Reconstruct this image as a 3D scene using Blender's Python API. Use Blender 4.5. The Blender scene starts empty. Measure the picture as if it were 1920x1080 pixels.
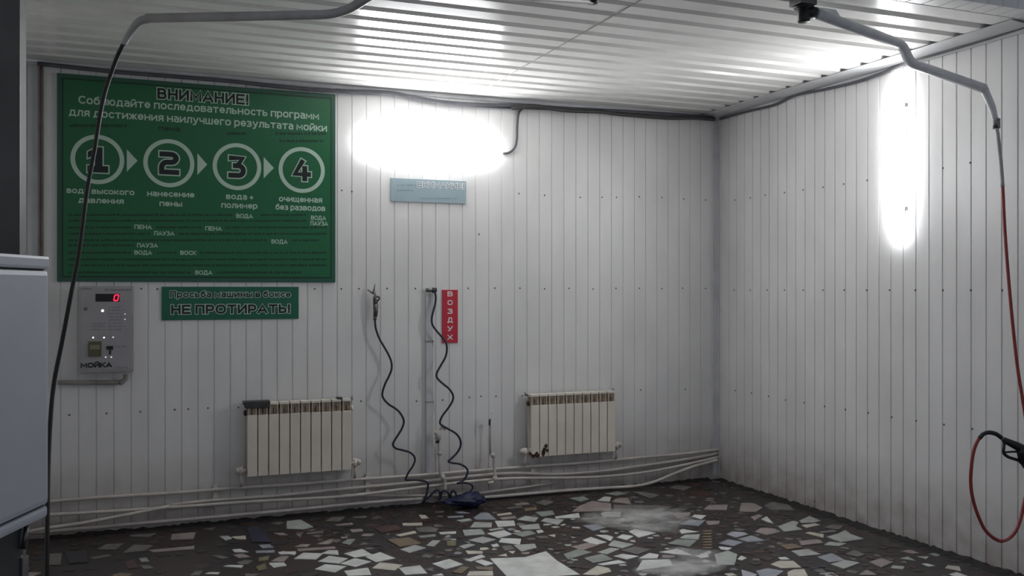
import bpy, bmesh, math, random
from mathutils import Vector, Matrix, Euler

SC = bpy.context.scene
C = SC.collection
random.seed(7)

# ------------------------------------------------------------------ camera, world, light, exposure
H = 1.74                     # camera height
FPX = 1770.0                 # focal length in pixels of a 1920 wide frame
YAW = math.radians(22.0)
SN, CS = math.sin(YAW), math.cos(YAW)
YB, XR, XL, ZC = 7.36, 5.01, -0.68, 3.337   # back wall, right wall, left wall, ceiling
YG = 4.05                    # gate line: the lower ceiling begins here

cam_d = bpy.data.cameras.new('camera')
cam_d.sensor_width = 36.0
cam_d.lens = 36.0 * FPX / 1920.0
cam_d.shift_y = 3.0 / 1920.0
cam_d.clip_start = 0.05
cam = bpy.data.objects.new('camera', cam_d)
C.objects.link(cam)
cam.location = (0, 0, H)
cam.rotation_euler = (math.pi / 2, 0, -YAW)
SC.camera = cam

w = bpy.data.worlds.new('evening_sky')
SC.world = w
w.use_nodes = True
bg = w.node_tree.nodes['Background']
bg.inputs[0].default_value = (0.62, 0.68, 0.80, 1)
bg.inputs[1].default_value = 0.11

LAMP_STRENGTH = 13.0
LAMP_COLOR = (0.965, 0.98, 1.0)

SC.view_settings.view_transform = 'Standard'
SC.view_settings.look = 'None'
SC.view_settings.gamma = 1.0
SC.view_settings.use_curve_mapping = False
SC.view_settings.exposure = 1.7

# ------------------------------------------------------------------ helpers
FW = Vector((SN, CS, 0)); RT = Vector((CS, -SN, 0)); UP = Vector((0, 0, 1))

def ray(px, py):
    return FW + RT * ((px - 960.0) / FPX) + UP * ((543.0 - py) / FPX)
def at(px, py, z):            # point at a given depth
    return Vector((0, 0, H)) + ray(px, py) * z
def onback(px, py, d=0.0):    # point on the back wall, d metres in front of it
    r = ray(px, py); return Vector((0, 0, H)) + r * ((YB - d) / r.y)
def onright(px, py, d=0.0):
    r = ray(px, py); return Vector((0, 0, H)) + r * ((XR - d) / r.x)
def onfloor(px, py, h=0.0):
    r = ray(px, py); return Vector((0, 0, H)) + r * ((h - H) / r.z)

def smooth(pts, n=8):         # Catmull-Rom through the points
    P = [Vector(p) for p in pts]
    if len(P) < 3: return P
    out = []
    E = [P[0] * 2 - P[1]] + P + [P[-1] * 2 - P[-2]]
    for i in range(1, len(E) - 2):
        a, b, c, d = E[i - 1:i + 3]
        for k in range(n):
            t = k / n
            out.append(0.5 * ((2 * b) + (c - a) * t + (2 * a - 5 * b + 4 * c - d) * t * t + (3 * b - a - 3 * c + d) * t ** 3))
    out.append(P[-1])
    return out

class MB:
    def __init__(s): s.bm = bmesh.new()
    def box(s, lo, hi, bev=0.0, rot=None, mi=0):
        lo, hi = Vector(lo), Vector(hi)
        r = bmesh.ops.create_cube(s.bm, size=1.0)
        vs = r['verts']
        c, d = (lo + hi) / 2, hi - lo
        for v in vs: v.co = Vector((v.co.x * d.x, v.co.y * d.y, v.co.z * d.z)) + c
        fs = {f for v in vs for f in v.link_faces}
        for f in fs: f.material_index = mi
        if bev > 0:
            es = list({e for v in vs for e in v.link_edges})
            g = bmesh.ops.bevel(s.bm, geom=es, offset=bev, segments=2, affect='EDGES', profile=0.7)
            for f in g['faces']: f.material_index = mi
        return s
    def obox(s, c, ax, ay, az, bev=0.0):      # oriented box: centre and half axes
        c = Vector(c); n0 = len(s.bm.verts)
        s.bm.verts.ensure_lookup_table()
        r = bmesh.ops.create_cube(s.bm, size=2.0)
        for v in r['verts']: v.co = c + Vector(ax) * v.co.x + Vector(ay) * v.co.y + Vector(az) * v.co.z
        if bev > 0:
            es = list({e for v in r['verts'] for e in v.link_edges})
            bmesh.ops.bevel(s.bm, geom=es, offset=bev, segments=2, affect='EDGES', profile=0.7)
        return s
    def tube(s, pts, r, seg=10, caps=True, sm=0):
        P = smooth(pts, sm) if sm else [Vector(p) for p in pts]
        Q = [P[0]]
        for p in P[1:]:
            if (p - Q[-1]).length > 1e-5: Q.append(p)
        P = Q; n = len(P)
        T = []
        for i in range(n):
            a = P[max(0, i - 1)]; b = P[min(n - 1, i + 1)]
            T.append((b - a).normalized())
        ref = Vector((0, 0, 1)) if abs(T[0].z) < 0.9 else Vector((1, 0, 0))
        N = (ref - T[0] * ref.dot(T[0])).normalized()
        rings = []
        for i in range(n):
            if i:
                N = N - T[i] * N.dot(T[i])
                N = N.normalized() if N.length > 1e-6 else T[i].orthogonal().normalized()
            B = T[i].cross(N)
            k = 1.0
            if 0 < i < n - 1:
                d = (P[i] - P[i - 1]).normalized().dot((P[i + 1] - P[i]).normalized())
                k = 1.0 / max(0.75, math.sqrt(max(0.0, (1 + d) / 2)))
            rr = r(i / (n - 1)) if callable(r) else r
            rings.append([s.bm.verts.new(P[i] + (N * math.cos(a) + B * math.sin(a)) * rr * (k if k < 1.4 else 1.4))
                          for a in [2 * math.pi * j / seg for j in range(seg)]])
        for i in range(n - 1):
            for j in range(seg):
                f = s.bm.faces.new((rings[i][j], rings[i][(j + 1) % seg], rings[i + 1][(j + 1) % seg], rings[i + 1][j]))
                f.smooth = True
        if caps:
            s.bm.faces.new(list(reversed(rings[0]))); s.bm.faces.new(rings[-1])
        return s
    def cyl(s, a, b, r, seg=16, r2=None):
        a, b = Vector(a), Vector(b)
        return s.tube([a, b], (lambda t: r + ((r2 if r2 is not None else r) - r) * t), seg)
    def prism(s, poly, ext, mi=0):          # planar polygon (3D points) extruded by a vector
        ext = Vector(ext)
        A = [s.bm.verts.new(Vector(p)) for p in poly]
        B = [s.bm.verts.new(Vector(p) + ext) for p in poly]
        n = len(A)
        fs = [s.bm.faces.new(A), s.bm.faces.new(list(reversed(B)))]
        for i in range(n): fs.append(s.bm.faces.new((A[i], B[i], B[(i + 1) % n], A[(i + 1) % n])))
        for f in fs: f.material_index = mi
        return s
    def lathe(s, prof, c, ax=(0, 0, 1), seg=20):
        ax = Vector(ax).normalized(); u = ax.orthogonal().normalized(); v = ax.cross(u); c = Vector(c)
        rings = [[s.bm.verts.new(c + ax * h + (u * math.cos(a) + v * math.sin(a)) * max(r, 1e-4))
                  for a in [2 * math.pi * j / seg for j in range(seg)]] for r, h in prof]
        for i in range(len(rings) - 1):
            for j in range(seg):
                f = s.bm.faces.new((rings[i][j], rings[i][(j + 1) % seg], rings[i + 1][(j + 1) % seg], rings[i + 1][j])); f.smooth = True
        s.bm.faces.new(list(reversed(rings[0]))); s.bm.faces.new(rings[-1])
        return s
    def addmesh(s, me, M):
        n = len(s.bm.verts)
        s.bm.from_mesh(me)
        s.bm.verts.ensure_lookup_table()
        for v in s.bm.verts[n:]: v.co = M @ v.co
        return s
    def build(s, name, mat, parent=None, wsmooth=None):
        bmesh.ops.recalc_face_normals(s.bm, faces=s.bm.faces[:])
        if parent is not None:
            M = world_matrix(parent).inverted()
            bmesh.ops.transform(s.bm, matrix=M, verts=s.bm.verts[:])
        me = bpy.data.meshes.new(name)
        s.bm.to_mesh(me); s.bm.free()
        for m in (mat if isinstance(mat, (list, tuple)) else [mat]): me.materials.append(m)
        o = bpy.data.objects.new(name, me)
        C.objects.link(o)
        if parent is not None: o.parent = parent
        return o

def world_matrix(o):
    m = Matrix.Translation(o.location) @ o.rotation_euler.to_matrix().to_4x4()
    return world_matrix(o.parent) @ m if o.parent else m

def tag(o, label=None, cat=None, group=None, kind=None):
    if label: o['label'] = label
    if cat: o['category'] = cat
    if group: o['group'] = group
    if kind: o['kind'] = kind
    return o
def thing(name, label, cat, loc=(0, 0, 0), group=None):
    o = bpy.data.objects.new(name, None); C.objects.link(o)
    o.empty_display_size = 0.05
    o.location = loc
    return tag(o, label, cat, group)
def copy_tree(o, parent=None):
    c = o.copy(); C.objects.link(c)
    if parent is not None: c.parent = parent
    for ch in [x for x in bpy.data.objects if x.parent == o]: copy_tree(ch, c)
    return c

# ------------------------------------------------------------------ materials
def mat(name, col, rough=0.5, metal=0.0, noise=0.0, nscale=8.0, bump=0.0, bscale=40.0, coat=0.0, spec=0.5, dark=None):
    m = bpy.data.materials.new(name); m.use_nodes = True
    nt = m.node_tree; b = nt.nodes['Principled BSDF']
    b.inputs['Roughness'].default_value = rough
    b.inputs['Metallic'].default_value = metal
    b.inputs['Specular IOR Level'].default_value = spec
    if coat: b.inputs['Coat Weight'].default_value = coat
    col4 = (*col, 1)
    if noise > 0:
        tc = nt.nodes.new('ShaderNodeTexCoord')
        n = nt.nodes.new('ShaderNodeTexNoise'); n.inputs['Scale'].default_value = nscale; n.inputs['Detail'].default_value = 6
        nt.links.new(tc.outputs['Object'], n.inputs['Vector'])
        r = nt.nodes.new('ShaderNodeValToRGB')
        dk = dark or tuple(c * (1 - noise) for c in col)
        r.color_ramp.elements[0].position = 0.3; r.color_ramp.elements[0].color = (*dk, 1)
        r.color_ramp.elements[1].position = 0.62; r.color_ramp.elements[1].color = col4
        nt.links.new(n.outputs['Fac'], r.inputs['Fac']); nt.links.new(r.outputs['Color'], b.inputs['Base Color'])
    else:
        b.inputs['Base Color'].default_value = col4
    if bump > 0:
        tc2 = nt.nodes.new('ShaderNodeTexCoord')
        n2 = nt.nodes.new('ShaderNodeTexNoise'); n2.inputs['Scale'].default_value = bscale
        nt.links.new(tc2.outputs['Object'], n2.inputs['Vector'])
        bp = nt.nodes.new('ShaderNodeBump'); bp.inputs['Strength'].default_value = bump; bp.inputs['Distance'].default_value = 0.01
        nt.links.new(n2.outputs['Fac'], bp.inputs['Height']); nt.links.new(bp.outputs['Normal'], b.inputs['Normal'])
    return m

def emis(name, col, strength):
    m = bpy.data.materials.new(name); m.use_nodes = True
    b = m.node_tree.nodes['Principled BSDF']
    b.inputs['Base Color'].default_value = (*col, 1)
    b.inputs['Emission Color'].default_value = (*col, 1)
    b.inputs['Emission Strength'].default_value = strength
    return m

def sheet_mat(name, col, rough, dirt_h=0.3, stain=(0.26, 0.20, 0.17), gscale=1.4):
    """painted profiled steel with faint grime and splash dirt above the floor"""
    m = bpy.data.materials.new(name); m.use_nodes = True
    nt = m.node_tree; L = nt.links; b = nt.nodes['Principled BSDF']
    b.inputs['Roughness'].default_value = rough
    tc = nt.nodes.new('ShaderNodeTexCoord')
    mp = nt.nodes.new('ShaderNodeMapping'); mp.inputs['Scale'].default_value = (gscale, gscale, gscale * 0.45)
    L.new(tc.outputs['Object'], mp.inputs['Vector'])
    n = nt.nodes.new('ShaderNodeTexNoise'); n.inputs['Scale'].default_value = 2.0; n.inputs['Detail'].default_value = 8
    L.new(mp.outputs['Vector'], n.inputs['Vector'])
    r = nt.nodes.new('ShaderNodeValToRGB')
    r.color_ramp.elements[0].position = 0.3; r.color_ramp.elements[0].color = tuple(c * 0.88 for c in col) + (1,)
    r.color_ramp.elements[1].position = 0.65; r.color_ramp.elements[1].color = (*col, 1)
    L.new(n.outputs['Fac'], r.inputs['Fac'])
    # splash dirt
    sep = nt.nodes.new('ShaderNodeSeparateXYZ'); L.new(tc.outputs['Object'], sep.inputs[0])
    n2 = nt.nodes.new('ShaderNodeTexNoise'); n2.inputs['Scale'].default_value = 7.0; n2.inputs['Detail'].default_value = 8
    L.new(tc.outputs['Object'], n2.inputs['Vector'])
    mr = nt.nodes.new('ShaderNodeMapRange'); mr.inputs['From Min'].default_value = 0.0; mr.inputs['From Max'].default_value = max(dirt_h, 0.01)
    mr.inputs['To Min'].default_value = 1.25; mr.inputs['To Max'].default_value = 0.0
    L.new(sep.outputs['Z'], mr.inputs['Value'])
    mul = nt.nodes.new('ShaderNodeMath'); mul.operation = 'MULTIPLY'
    L.new(mr.outputs[0], mul.inputs[0]); L.new(n2.outputs['Fac'], mul.inputs[1])
    mx = nt.nodes.new('ShaderNodeMix'); mx.data_type = 'RGBA'
    L.new(mul.outputs[0], mx.inputs['Factor']); L.new(r.outputs['Color'], mx.inputs['A']); mx.inputs['B'].default_value = (*stain, 1)
    L.new(mx.outputs['Result'], b.inputs['Base Color'])
    return m

M = {}
M['wall'] = sheet_mat('white_profiled_sheet', (0.77, 0.762, 0.75), 0.38, 0.55)
M['ceil'] = sheet_mat('white_ceiling_sheet', (0.80, 0.79, 0.765), 0.17, 0.01)
M['ceil'].node_tree.nodes['Principled BSDF'].inputs['Specular IOR Level'].default_value = 0.35
M['trim'] = mat('white_trim', (0.60, 0.60, 0.61), 0.4, noise=0.15, nscale=5)
M['darktrim'] = mat('dirty_joint', (0.10, 0.085, 0.075), 0.7, noise=0.4, nscale=20)
M['screw'] = mat('rusty_screw', (0.16, 0.14, 0.125), 0.5, 0.6)
M['pillar'] = mat('dark_painted_pillar', (0.085, 0.083, 0.075), 0.55, noise=0.3, nscale=4)
M['cab'] = mat('white_enamel', (0.40, 0.41, 0.455), 0.35, noise=0.06, nscale=3)
M['black'] = mat('black_plastic', (0.012, 0.012, 0.014), 0.45)
M['drum'] = mat('dark_blue_plastic', (0.02, 0.026, 0.032), 0.4, noise=0.3, nscale=6)
M['seam'] = mat('dark_gap', (0.04, 0.04, 0.045), 0.8)
M['steel'] = mat('grey_steel', (0.22, 0.22, 0.22), 0.38, 0.85, noise=0.25, nscale=14)
M['boom'] = mat('grey_boom_pipe', (0.46, 0.45, 0.44), 0.42, 0.05, noise=0.25, nscale=9)
M['boomlight'] = mat('grey_painted_boom', (0.75, 0.755, 0.77), 0.42, 0.0, noise=0.2, nscale=9)
M['hose'] = mat('black_rubber', (0.012, 0.012, 0.013), 0.45)
M['redhose'] = mat('red_rubber', (0.33, 0.045, 0.045), 0.45, noise=0.2, nscale=12)
M['bluehose'] = mat('dark_blue_hose', (0.012, 0.016, 0.035), 0.4)
M['cable'] = mat('grey_cable', (0.10, 0.10, 0.115), 0.55, noise=0.3, nscale=12)
M['cabled'] = mat('dark_cable', (0.05, 0.047, 0.046), 0.55, noise=0.3, nscale=12)
M['cableb'] = mat('brown_stained_cable', (0.14, 0.105, 0.09), 0.6, noise=0.3, nscale=9)
M['pipe'] = mat('white_plastic_pipe', (0.62, 0.57, 0.53), 0.45, noise=0.22, nscale=7)
M['pipeg'] = mat('greyed_plastic_pipe', (0.33, 0.30, 0.28), 0.5, noise=0.3, nscale=6)
M['rad'] = mat('cream_radiator', (0.76, 0.70, 0.61), 0.42, noise=0.1, nscale=6)
M['radgap'] = mat('rusty_radiator_grille', (0.30, 0.235, 0.17), 0.7, noise=0.5, nscale=25)
M['rust'] = mat('rust', (0.07, 0.035, 0.02), 0.85, noise=0.5, nscale=30)
M['tape'] = mat('dark_grey_tape', (0.055, 0.055, 0.055), 0.6, noise=0.4, nscale=25)
M['green'] = mat('green_board', (0.012, 0.125, 0.047), 0.33)
M['greenb'] = mat('green_board_margin', (0.022, 0.10, 0.06), 0.33)
M['greend'] = mat('dark_green_line', (0.006, 0.04, 0.018), 0.4)
M['green2'] = mat('bluish_green_board', (0.010, 0.125, 0.068), 0.35)
M['teal'] = mat('glare_teal_board', (0.30, 0.385, 0.42), 0.4)  # lamp glare over a green board, painted into the base colour
M['teald'] = mat('glare_teal_mark', (0.20, 0.28, 0.32), 0.4)  # lettering paled by the same painted glare
M['ink'] = mat('black_lettering', (0.006, 0.012, 0.010), 0.4)
M['paint'] = mat('pale_lettering', (0.46, 0.60, 0.50), 0.4)
M['white'] = mat('white_lettering', (0.75, 0.75, 0.75), 0.4)
M['red'] = mat('red_plate', (0.52, 0.025, 0.045), 0.4)
M['term'] = mat('brushed_terminal_steel', (0.40, 0.39, 0.40), 0.38, 0.35, noise=0.1, nscale=10)
M['termdim'] = mat('printed_panel_text', (0.22, 0.20, 0.23), 0.4)
M['olive'] = mat('olive_slot', (0.11, 0.10, 0.055), 0.4)
M['slot'] = mat('slot_window', (0.24, 0.24, 0.15), 0.3)
M['led'] = emis('white_led', (1.0, 0.97, 1.0), 0.5)
M['ledsm'] = emis('dim_led', (0.9, 0.85, 0.9), 0.16)
M['digit'] = emis('red_digit', (1.0, 0.02, 0.08), 0.45)
M['lamp'] = emis('cold_white_diffuser', LAMP_COLOR, LAMP_STRENGTH * 1.65)
M['lampw'] = emis('cold_white_diffuser_weaker', LAMP_COLOR, LAMP_STRENGTH * 0.92)  # same diffuser, weaker emission to balance the two lamps
M['housing'] = mat('grey_lamp_housing', (0.55, 0.55, 0.56), 0.5)
M['gun'] = mat('black_gun', (0.012, 0.012, 0.014), 0.4)
M['airgun'] = mat('dull_metal', (0.13, 0.125, 0.12), 0.4, 0.6, noise=0.3, nscale=40)
M['bluerag'] = mat('navy_bag', (0.006, 0.011, 0.055), 0.55, noise=0.4, nscale=14)
M['dirt'] = mat('wet_black_dirt', (0.018, 0.017, 0.016), 0.6, noise=0.4, nscale=20)

# ------------------------------------------------------------------ setting: profiled sheets
def profile(length, pitch, flat, slope, groove, depth, phase=0.0):
    """list of (s, d): distance along, recess depth"""
    out = [(0.0, 0.0)]
    s = phase
    while s < length:
        for ds, d in ((flat, 0.0), (flat + slope, depth), (flat + slope + groove, depth), (pitch, 0.0)):
            q = s + ds
            if 0 < q < length: out.append((q, d))
        s += pitch
    out.append((length, 0.0))
    return out

WP = dict(pitch=0.115, flat=0.1035, slope=0.002, groove=0.0075, depth=0.0055)
CP = dict(pitch=0.206, flat=0.124, slope=0.014, groove=0.054, depth=0.021)

def sheet(name, origin, along, across, inward, la, lx, m, prof, phase=0.0, thick=0.03, warp=0.0):
    """profile runs along 'along'; ribs extend in 'across'; recess goes against 'inward'"""
    o, A, X, N = Vector(origin), Vector(along), Vector(across), Vector(inward)
    P = [(s, d + (random.uniform(-warp, warp) if 0 < i else 0)) for i, (s, d) in enumerate(profile(la, phase=phase, **prof))]
    b = MB()
    pts = [o + A * s - N * d for s, d in P] + [o + A * la - N * thick, o - N * thick]
    b.prism(pts, X * lx)
    ob = b.build(name, m)
    return tag(ob, kind='structure')

wall_back = sheet('wall_back', (XL, YB, 0), (1, 0, 0), (0, 0, 1), (0, -1, 0), XR - XL, ZC, M['wall'], WP, phase=-0.002)
wall_right = sheet('wall_right', (XR, YB, 0), (0, -1, 0), (0, 0, 1), (-1, 0, 0), YB - 2.0, ZC + 0.9, M['wall'], WP, phase=-0.03)
wall_left = sheet('wall_left', (XL, YG, 0), (0, 1, 0), (0, 0, 1), (1, 0, 0), YB - YG, ZC, M['wall'], WP)
ceiling = sheet('ceiling', (XL, YG, ZC), (0, 1, 0), (1, 0, 0), (0, 0, -1), YB - YG, XR - XL, M['ceil'], CP, phase=0.02, thick=0.05, warp=0.0024)
tag(wall_back, 'white profiled sheet wall behind the radiators and signs')
tag(wall_right, 'white profiled sheet wall carrying the upright tube lamp')
tag(wall_left, 'narrow strip of white side wall beside the dark pillar')
tag(ceiling, 'glossy white corrugated sheet ceiling')
# overlap seam of two ceiling sheets
MB().box((2.603, YG + 0.01, ZC - 0.004), (2.609, YB - 0.01, ZC - 0.0005)).build('sheet_seam', M['pipeg'], ceiling)

# lintel above the gate, clad in the same sheet: face toward the yard and soffit
lint = MB()
P = profile(XR - XL + 0.5, phase=0.0, **WP)
for (s0, d0), (s1, d1) in zip(P[:-1], P[1:]):
    x0, x1 = XL - 0.5 + s0, XL - 0.5 + s1
    a = [Vector((x0, 3.90 + d0, ZC + 0.85)), Vector((x1, 3.90 + d1, ZC + 0.85)), Vector((x1, 3.90 + d1, ZC + d1)), Vector((x0, 3.90 + d0, ZC + d0)),
         Vector((x0, YG - 0.012, ZC + d0)), Vector((x1, YG - 0.012, ZC + d1)), Vector((x1, YG - 0.012, ZC + 0.85)), Vector((x0, YG - 0.012, ZC + 0.85))]
    v = [lint.bm.verts.new(p) for p in a]
    lint.bm.faces.new((v[0], v[1], v[2], v[3])); lint.bm.faces.new((v[3], v[2], v[5], v[4])); lint.bm.faces.new((v[4], v[5], v[6], v[7]))
bmesh.ops.remove_doubles(lint.bm, verts=lint.bm.verts[:], dist=1e-5)
wf = tag(lint.build('wall_front', M['wall']), 'white sheet clad lintel over the gate opening', kind='structure')

# pillar at the gate
pe = at(50, 300, 1.0); r = ray(50, 300)
px_edge = r.x * (YG / r.y)
pil = MB().box((px_edge - 0.5, 3.82, 0), (px_edge, YG - 0.012, ZC + 0.85), bev=0.008).build('trim_1', M['pillar'])
tag(pil, 'dark grey gate pillar rising behind the white cabinet', kind='structure')

# trims
t = MB()
t.prism([(XR - 0.19, YG + 0.01, ZC - 0.002), (XR - 0.008, YG + 0.01, ZC - 0.018), (XR - 0.008, YG + 0.01, ZC - 0.045), (XR - 0.012, YG + 0.01, ZC - 0.045), (XR - 0.012, YG + 0.01, ZC - 0.022), (XR - 0.19, YG + 0.01, ZC - 0.006)], (0, YB - 0.02 - YG - 0.01, 0))
tag(t.build('trim_2', M['trim']), 'white angle strip where right wall meets ceiling', kind='structure')
t = MB()
t.box((XR - 0.045, YB - 0.007, 0.03), (XR - 0.002, YB - 0.001, ZC - 0.05)); t.box((XR - 0.008, YB - 0.05, 0.03), (XR - 0.002, YB - 0.002, ZC - 0.1))
tag(t.build('trim_3', M['trim']), 'white corner strip between back wall and right wall', kind='structure')
t = MB()
t.box((-0.665, YB - 0.010, 0.30), (-0.600, YB - 0.001, ZC - 0.035), bev=0.002)
tag(t.build('trim_4', M['trim']), 'white corner strip left of the large green board', kind='structure')
t = MB()
t.box((XL + 0.09, YB - 0.035, ZC - 0.03), (XR - 0.05, YB - 0.002, ZC - 0.006))
tag(t.build('trim_5', M['trim']), 'narrow white strip where back wall meets ceiling', kind='structure')

# screws (parts of the sheet walls)
sm = bpy.data.meshes.new('screw')
b_ = MB(); b_.lathe([(0.0, -0.002), (0.0070, -0.002), (0.0070, 0.001), (0.004, 0.002), (0.004, 0.005), (0.001, 0.005)], (0, 0, 0), (0, 0, 1), 8)
b_.bm.to_mesh(sm); b_.bm.free(); sm.materials.append(M['screw'])
def screw(p, wall, rot):
    o = bpy.data.objects.new('screw', sm); C.objects.link(o); o.parent = wall; o.location = p; o.rotation_euler = rot
BACKROT = (math.pi / 2, 0, 0); RIGHTROT = (0, -math.pi / 2, 0)
for py_, xs in ((540, [673, 726, 779, 878, 928, 975, 1021, 1067, 1112, 1155, 1199, 1241, 1280, 1323, 295, 590, 640, 265]),):
    for x in xs: q = onback(x, 541 + random.uniform(-1, 1)); screw((q.x, YB, q.z), wall_back, BACKROT)
for x, y in ((130, 778), (200, 775), (263, 772), (328, 768), (353, 767), (390, 765), (447, 764), (677, 752), (781, 752), (830, 750), (880, 745), (902, 743), (930, 743), (979, 742), (1201, 731), (1285, 730),
             (973, 363), (1021, 366), (1088, 370), (1129, 370), (1156, 370), (1199, 369), (1241, 370), (1282, 373), (1323, 375), (898, 439), (641, 357), (660, 359)):
    q = onback(x, y); screw((q.x, YB, q.z), wall_back, BACKROT)
for x in (1377, 1407, 1439, 1471, 1506, 1543, 1583, 1625, 1668, 1716, 1768, 1820, 1879):
    q = onright(x, 544); screw((XR, q.y, q.z), wall_right, RIGHTROT)
for x, y in ((1378, 375), (1407, 371), (1435, 366), (1471, 361), (1506, 356), (1543, 351), (1582, 345), (1626, 338), (1768, 315), (1819, 305),
             (1379, 732), (1409, 737), (1441, 743), (1473, 750), (1508, 755), (1546, 762), (1585, 768), (1628, 774), (1672, 782), (1718, 789), (1770, 796), (1823, 804), (1527, 940)):
    q = onright(x, y); screw((XR, q.y, q.z), wall_right, RIGHTROT)

# ------------------------------------------------------------------ floor: broken tile paving
TC = {'w': (0.70, 0.71, 0.68), 'c': (0.62, 0.58, 0.49), 'g': (0.45, 0.47, 0.44), 'd': (0.17, 0.16, 0.15), 'p': (0.34, 0.285, 0.27),
      'b': (0.33, 0.35, 0.385), 'n': (0.022, 0.027, 0.055), 'o': (0.20, 0.18, 0.10), 't': (0.22, 0.165, 0.11), 'e': (0.29, 0.32, 0.29),
      'm': (0.045, 0.024, 0.021), 'k': (0.030, 0.031, 0.028), 'u': (0.027, 0.028, 0.036), 'l': (0.45, 0.45, 0.50), 'r': (0.075, 0.036, 0.032)}
tile_keys = list(TC)
def tile_mat(k):
    return mat('tile_' + k, TC[k], 0.27, noise=0.22, nscale=9, bump=0.05, bscale=25)
grout = mat('dark_wet_grout', (0.034, 0.020, 0.018), 0.33, noise=0.5, nscale=2.2, dark=(0.012, 0.013, 0.012), bump=0.25, bscale=30)
floor_mats = [grout] + [tile_mat(k) for k in tile_keys]

A = (80, 960, 4.0); B = (480, 940, 4.0); Cc = (880, 900, 4.0); D = (1240, 880, 4.0)
T = []
def tl(org, k, *xy): T.append((org, k, xy))
tl(A,'p',970,170,1150,155,1130,205,960,212); tl(A,'d',410,285,480,245,610,240,540,285); tl(A,'d',600,310,680,250,830,250,760,295)
tl(A,'p',795,290,1135,258,1138,280,830,305); tl(A,'d',360,345,490,320,515,330,380,355); tl(A,'d',40,320,145,312,135,400,30,400)
tl(A,'g',1325,185,1390,180,1420,200,1370,215); tl(A,'c',1415,190,1520,180,1525,208,1450,205); tl(A,'w',1420,285,1480,280,1545,305,1440,305)
tl(A,'p',1425,325,1500,315,1560,340,1470,348); tl(A,'d',1270,330,1330,325,1400,345,1340,355); tl(A,'w',1355,412,1400,402,1505,405,1490,422)
tl(A,'w',1215,465,1250,455,1330,455,1310,470); tl(A,'d',1100,480,1150,445,1200,445,1170,480); tl(A,'d',650,175,850,160,800,190,660,188)
tl(A,'e',720,350,780,345,800,375,740,378); tl(A,'o',1600,415,1670,390,1680,430,1620,445); tl(A,'n',1530,120,1620,110,1710,230,1570,230)
tl(A,'b',1620,250,1700,245,1735,270,1650,275); tl(A,'b',1595,295,1740,290,1740,308,1600,312); tl(A,'o',1620,345,1700,330,1690,365,1620,372)
tl(A,'w',1765,310,1800,298,1900,305,1890,325); tl(A,'p',1710,375,1770,340,1845,340,1810,375); tl(A,'w',1700,395,1800,383,1830,400,1740,420)
tl(A,'d',730,405,800,400,830,425,760,430); tl(A,'r',620,380,680,360,720,420,640,430); tl(A,'u',160,300,330,290,340,380,200,390)
tl(B,'g',230,150,335,140,430,195,350,212,230,208); tl(B,'d',520,150,570,120,670,118,625,155); tl(B,'d',720,120,830,112,825,128,730,128)
tl(B,'p',590,180,720,165,730,178,600,186); tl(B,'p',705,215,790,208,805,225,720,235); tl(B,'d',380,240,510,220,500,242,390,250)
tl(B,'p',130,240,200,238,240,255,180,258); tl(B,'d',300,240,355,232,330,272,310,262); tl(B,'p',455,325,560,285,600,295,540,325)
tl(B,'p',290,345,340,322,410,325,380,345); tl(B,'p',310,358,590,342,600,358,320,378); tl(B,'e',640,315,690,285,745,285,705,330)
tl(B,'p',635,272,690,265,685,280,640,282); tl(B,'w',285,435,355,390,500,395,450,440); tl(B,'w',490,395,545,370,615,372,620,405)
tl(B,'w',465,455,550,412,690,432,620,470); tl(B,'w',660,395,800,360,875,405,740,425); tl(B,'w',820,420,930,385,1045,430,900,460)
tl(B,'w',630,470,740,430,865,455,745,495); tl(B,'w',440,512,520,475,680,490,590,537); tl(B,'w',660,525,840,500,865,555,690,562)
tl(B,'c',870,505,930,460,1100,480,1040,522); tl(B,'w',1070,505,1230,485,1285,545,1120,556); tl(B,'w',1320,470,1450,435,1555,475,1420,512)
tl(B,'g',1080,365,1190,330,1275,352,1150,390); tl(B,'c',1045,255,1190,225,1205,240,1080,265); tl(B,'c',1095,168,1245,164,1248,184,1105,186)
tl(B,'c',1220,105,1270,105,1295,128,1240,132); tl(B,'w',1370,235,1500,228,1500,245,1385,250); tl(B,'e',1215,262,1345,248,1350,268,1235,276)
tl(B,'g',1275,335,1325,295,1385,297,1335,342); tl(B,'d',1195,205,1290,190,1370,205,1350,235,1220,232); tl(B,'t',980,290,1150,275,1240,320,1080,345)
tl(B,'r',890,205,1050,180,1100,215,940,240); tl(B,'o',1430,300,1500,298,1500,338,1435,338); tl(B,'g',1520,340,1600,318,1645,330,1560,358)
tl(B,'c',1570,372,1700,375,1700,395,1590,398); tl(B,'w',1565,445,1690,402,1720,420,1610,455); tl(B,'w',1640,455,1690,440,1785,470,1720,488)
tl(B,'c',1600,530,1775,525,1780,562,1580,562); tl(B,'t',1470,535,1550,490,1600,500,1540,545); tl(B,'t',1640,490,1780,495,1775,520,1660,512)
tl(B,'w',95,465,210,462,230,485,130,500); tl(B,'w',165,385,300,380,300,398,180,402); tl(B,'p',130,455,190,415,245,415,205,458)
tl(B,'g',1550,220,1690,212,1720,250,1565,262); tl(B,'g',1605,200,1640,160,1770,165,1765,200); tl(B,'b',1630,125,1690,85,1745,90,1805,140,1650,140)
tl(B,'b',1490,80,1550,78,1610,92,1520,92); tl(B,'b',1435,115,1550,108,1560,122,1440,125); tl(B,'g',1505,145,1600,130,1620,145,1540,158)
tl(B,'g',1740,215,1840,200,1860,208,1760,225); tl(B,'w',1730,245,1860,220,1920,250,1820,280); tl(B,'g',1590,295,1700,268,1800,290,1700,320)
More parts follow.
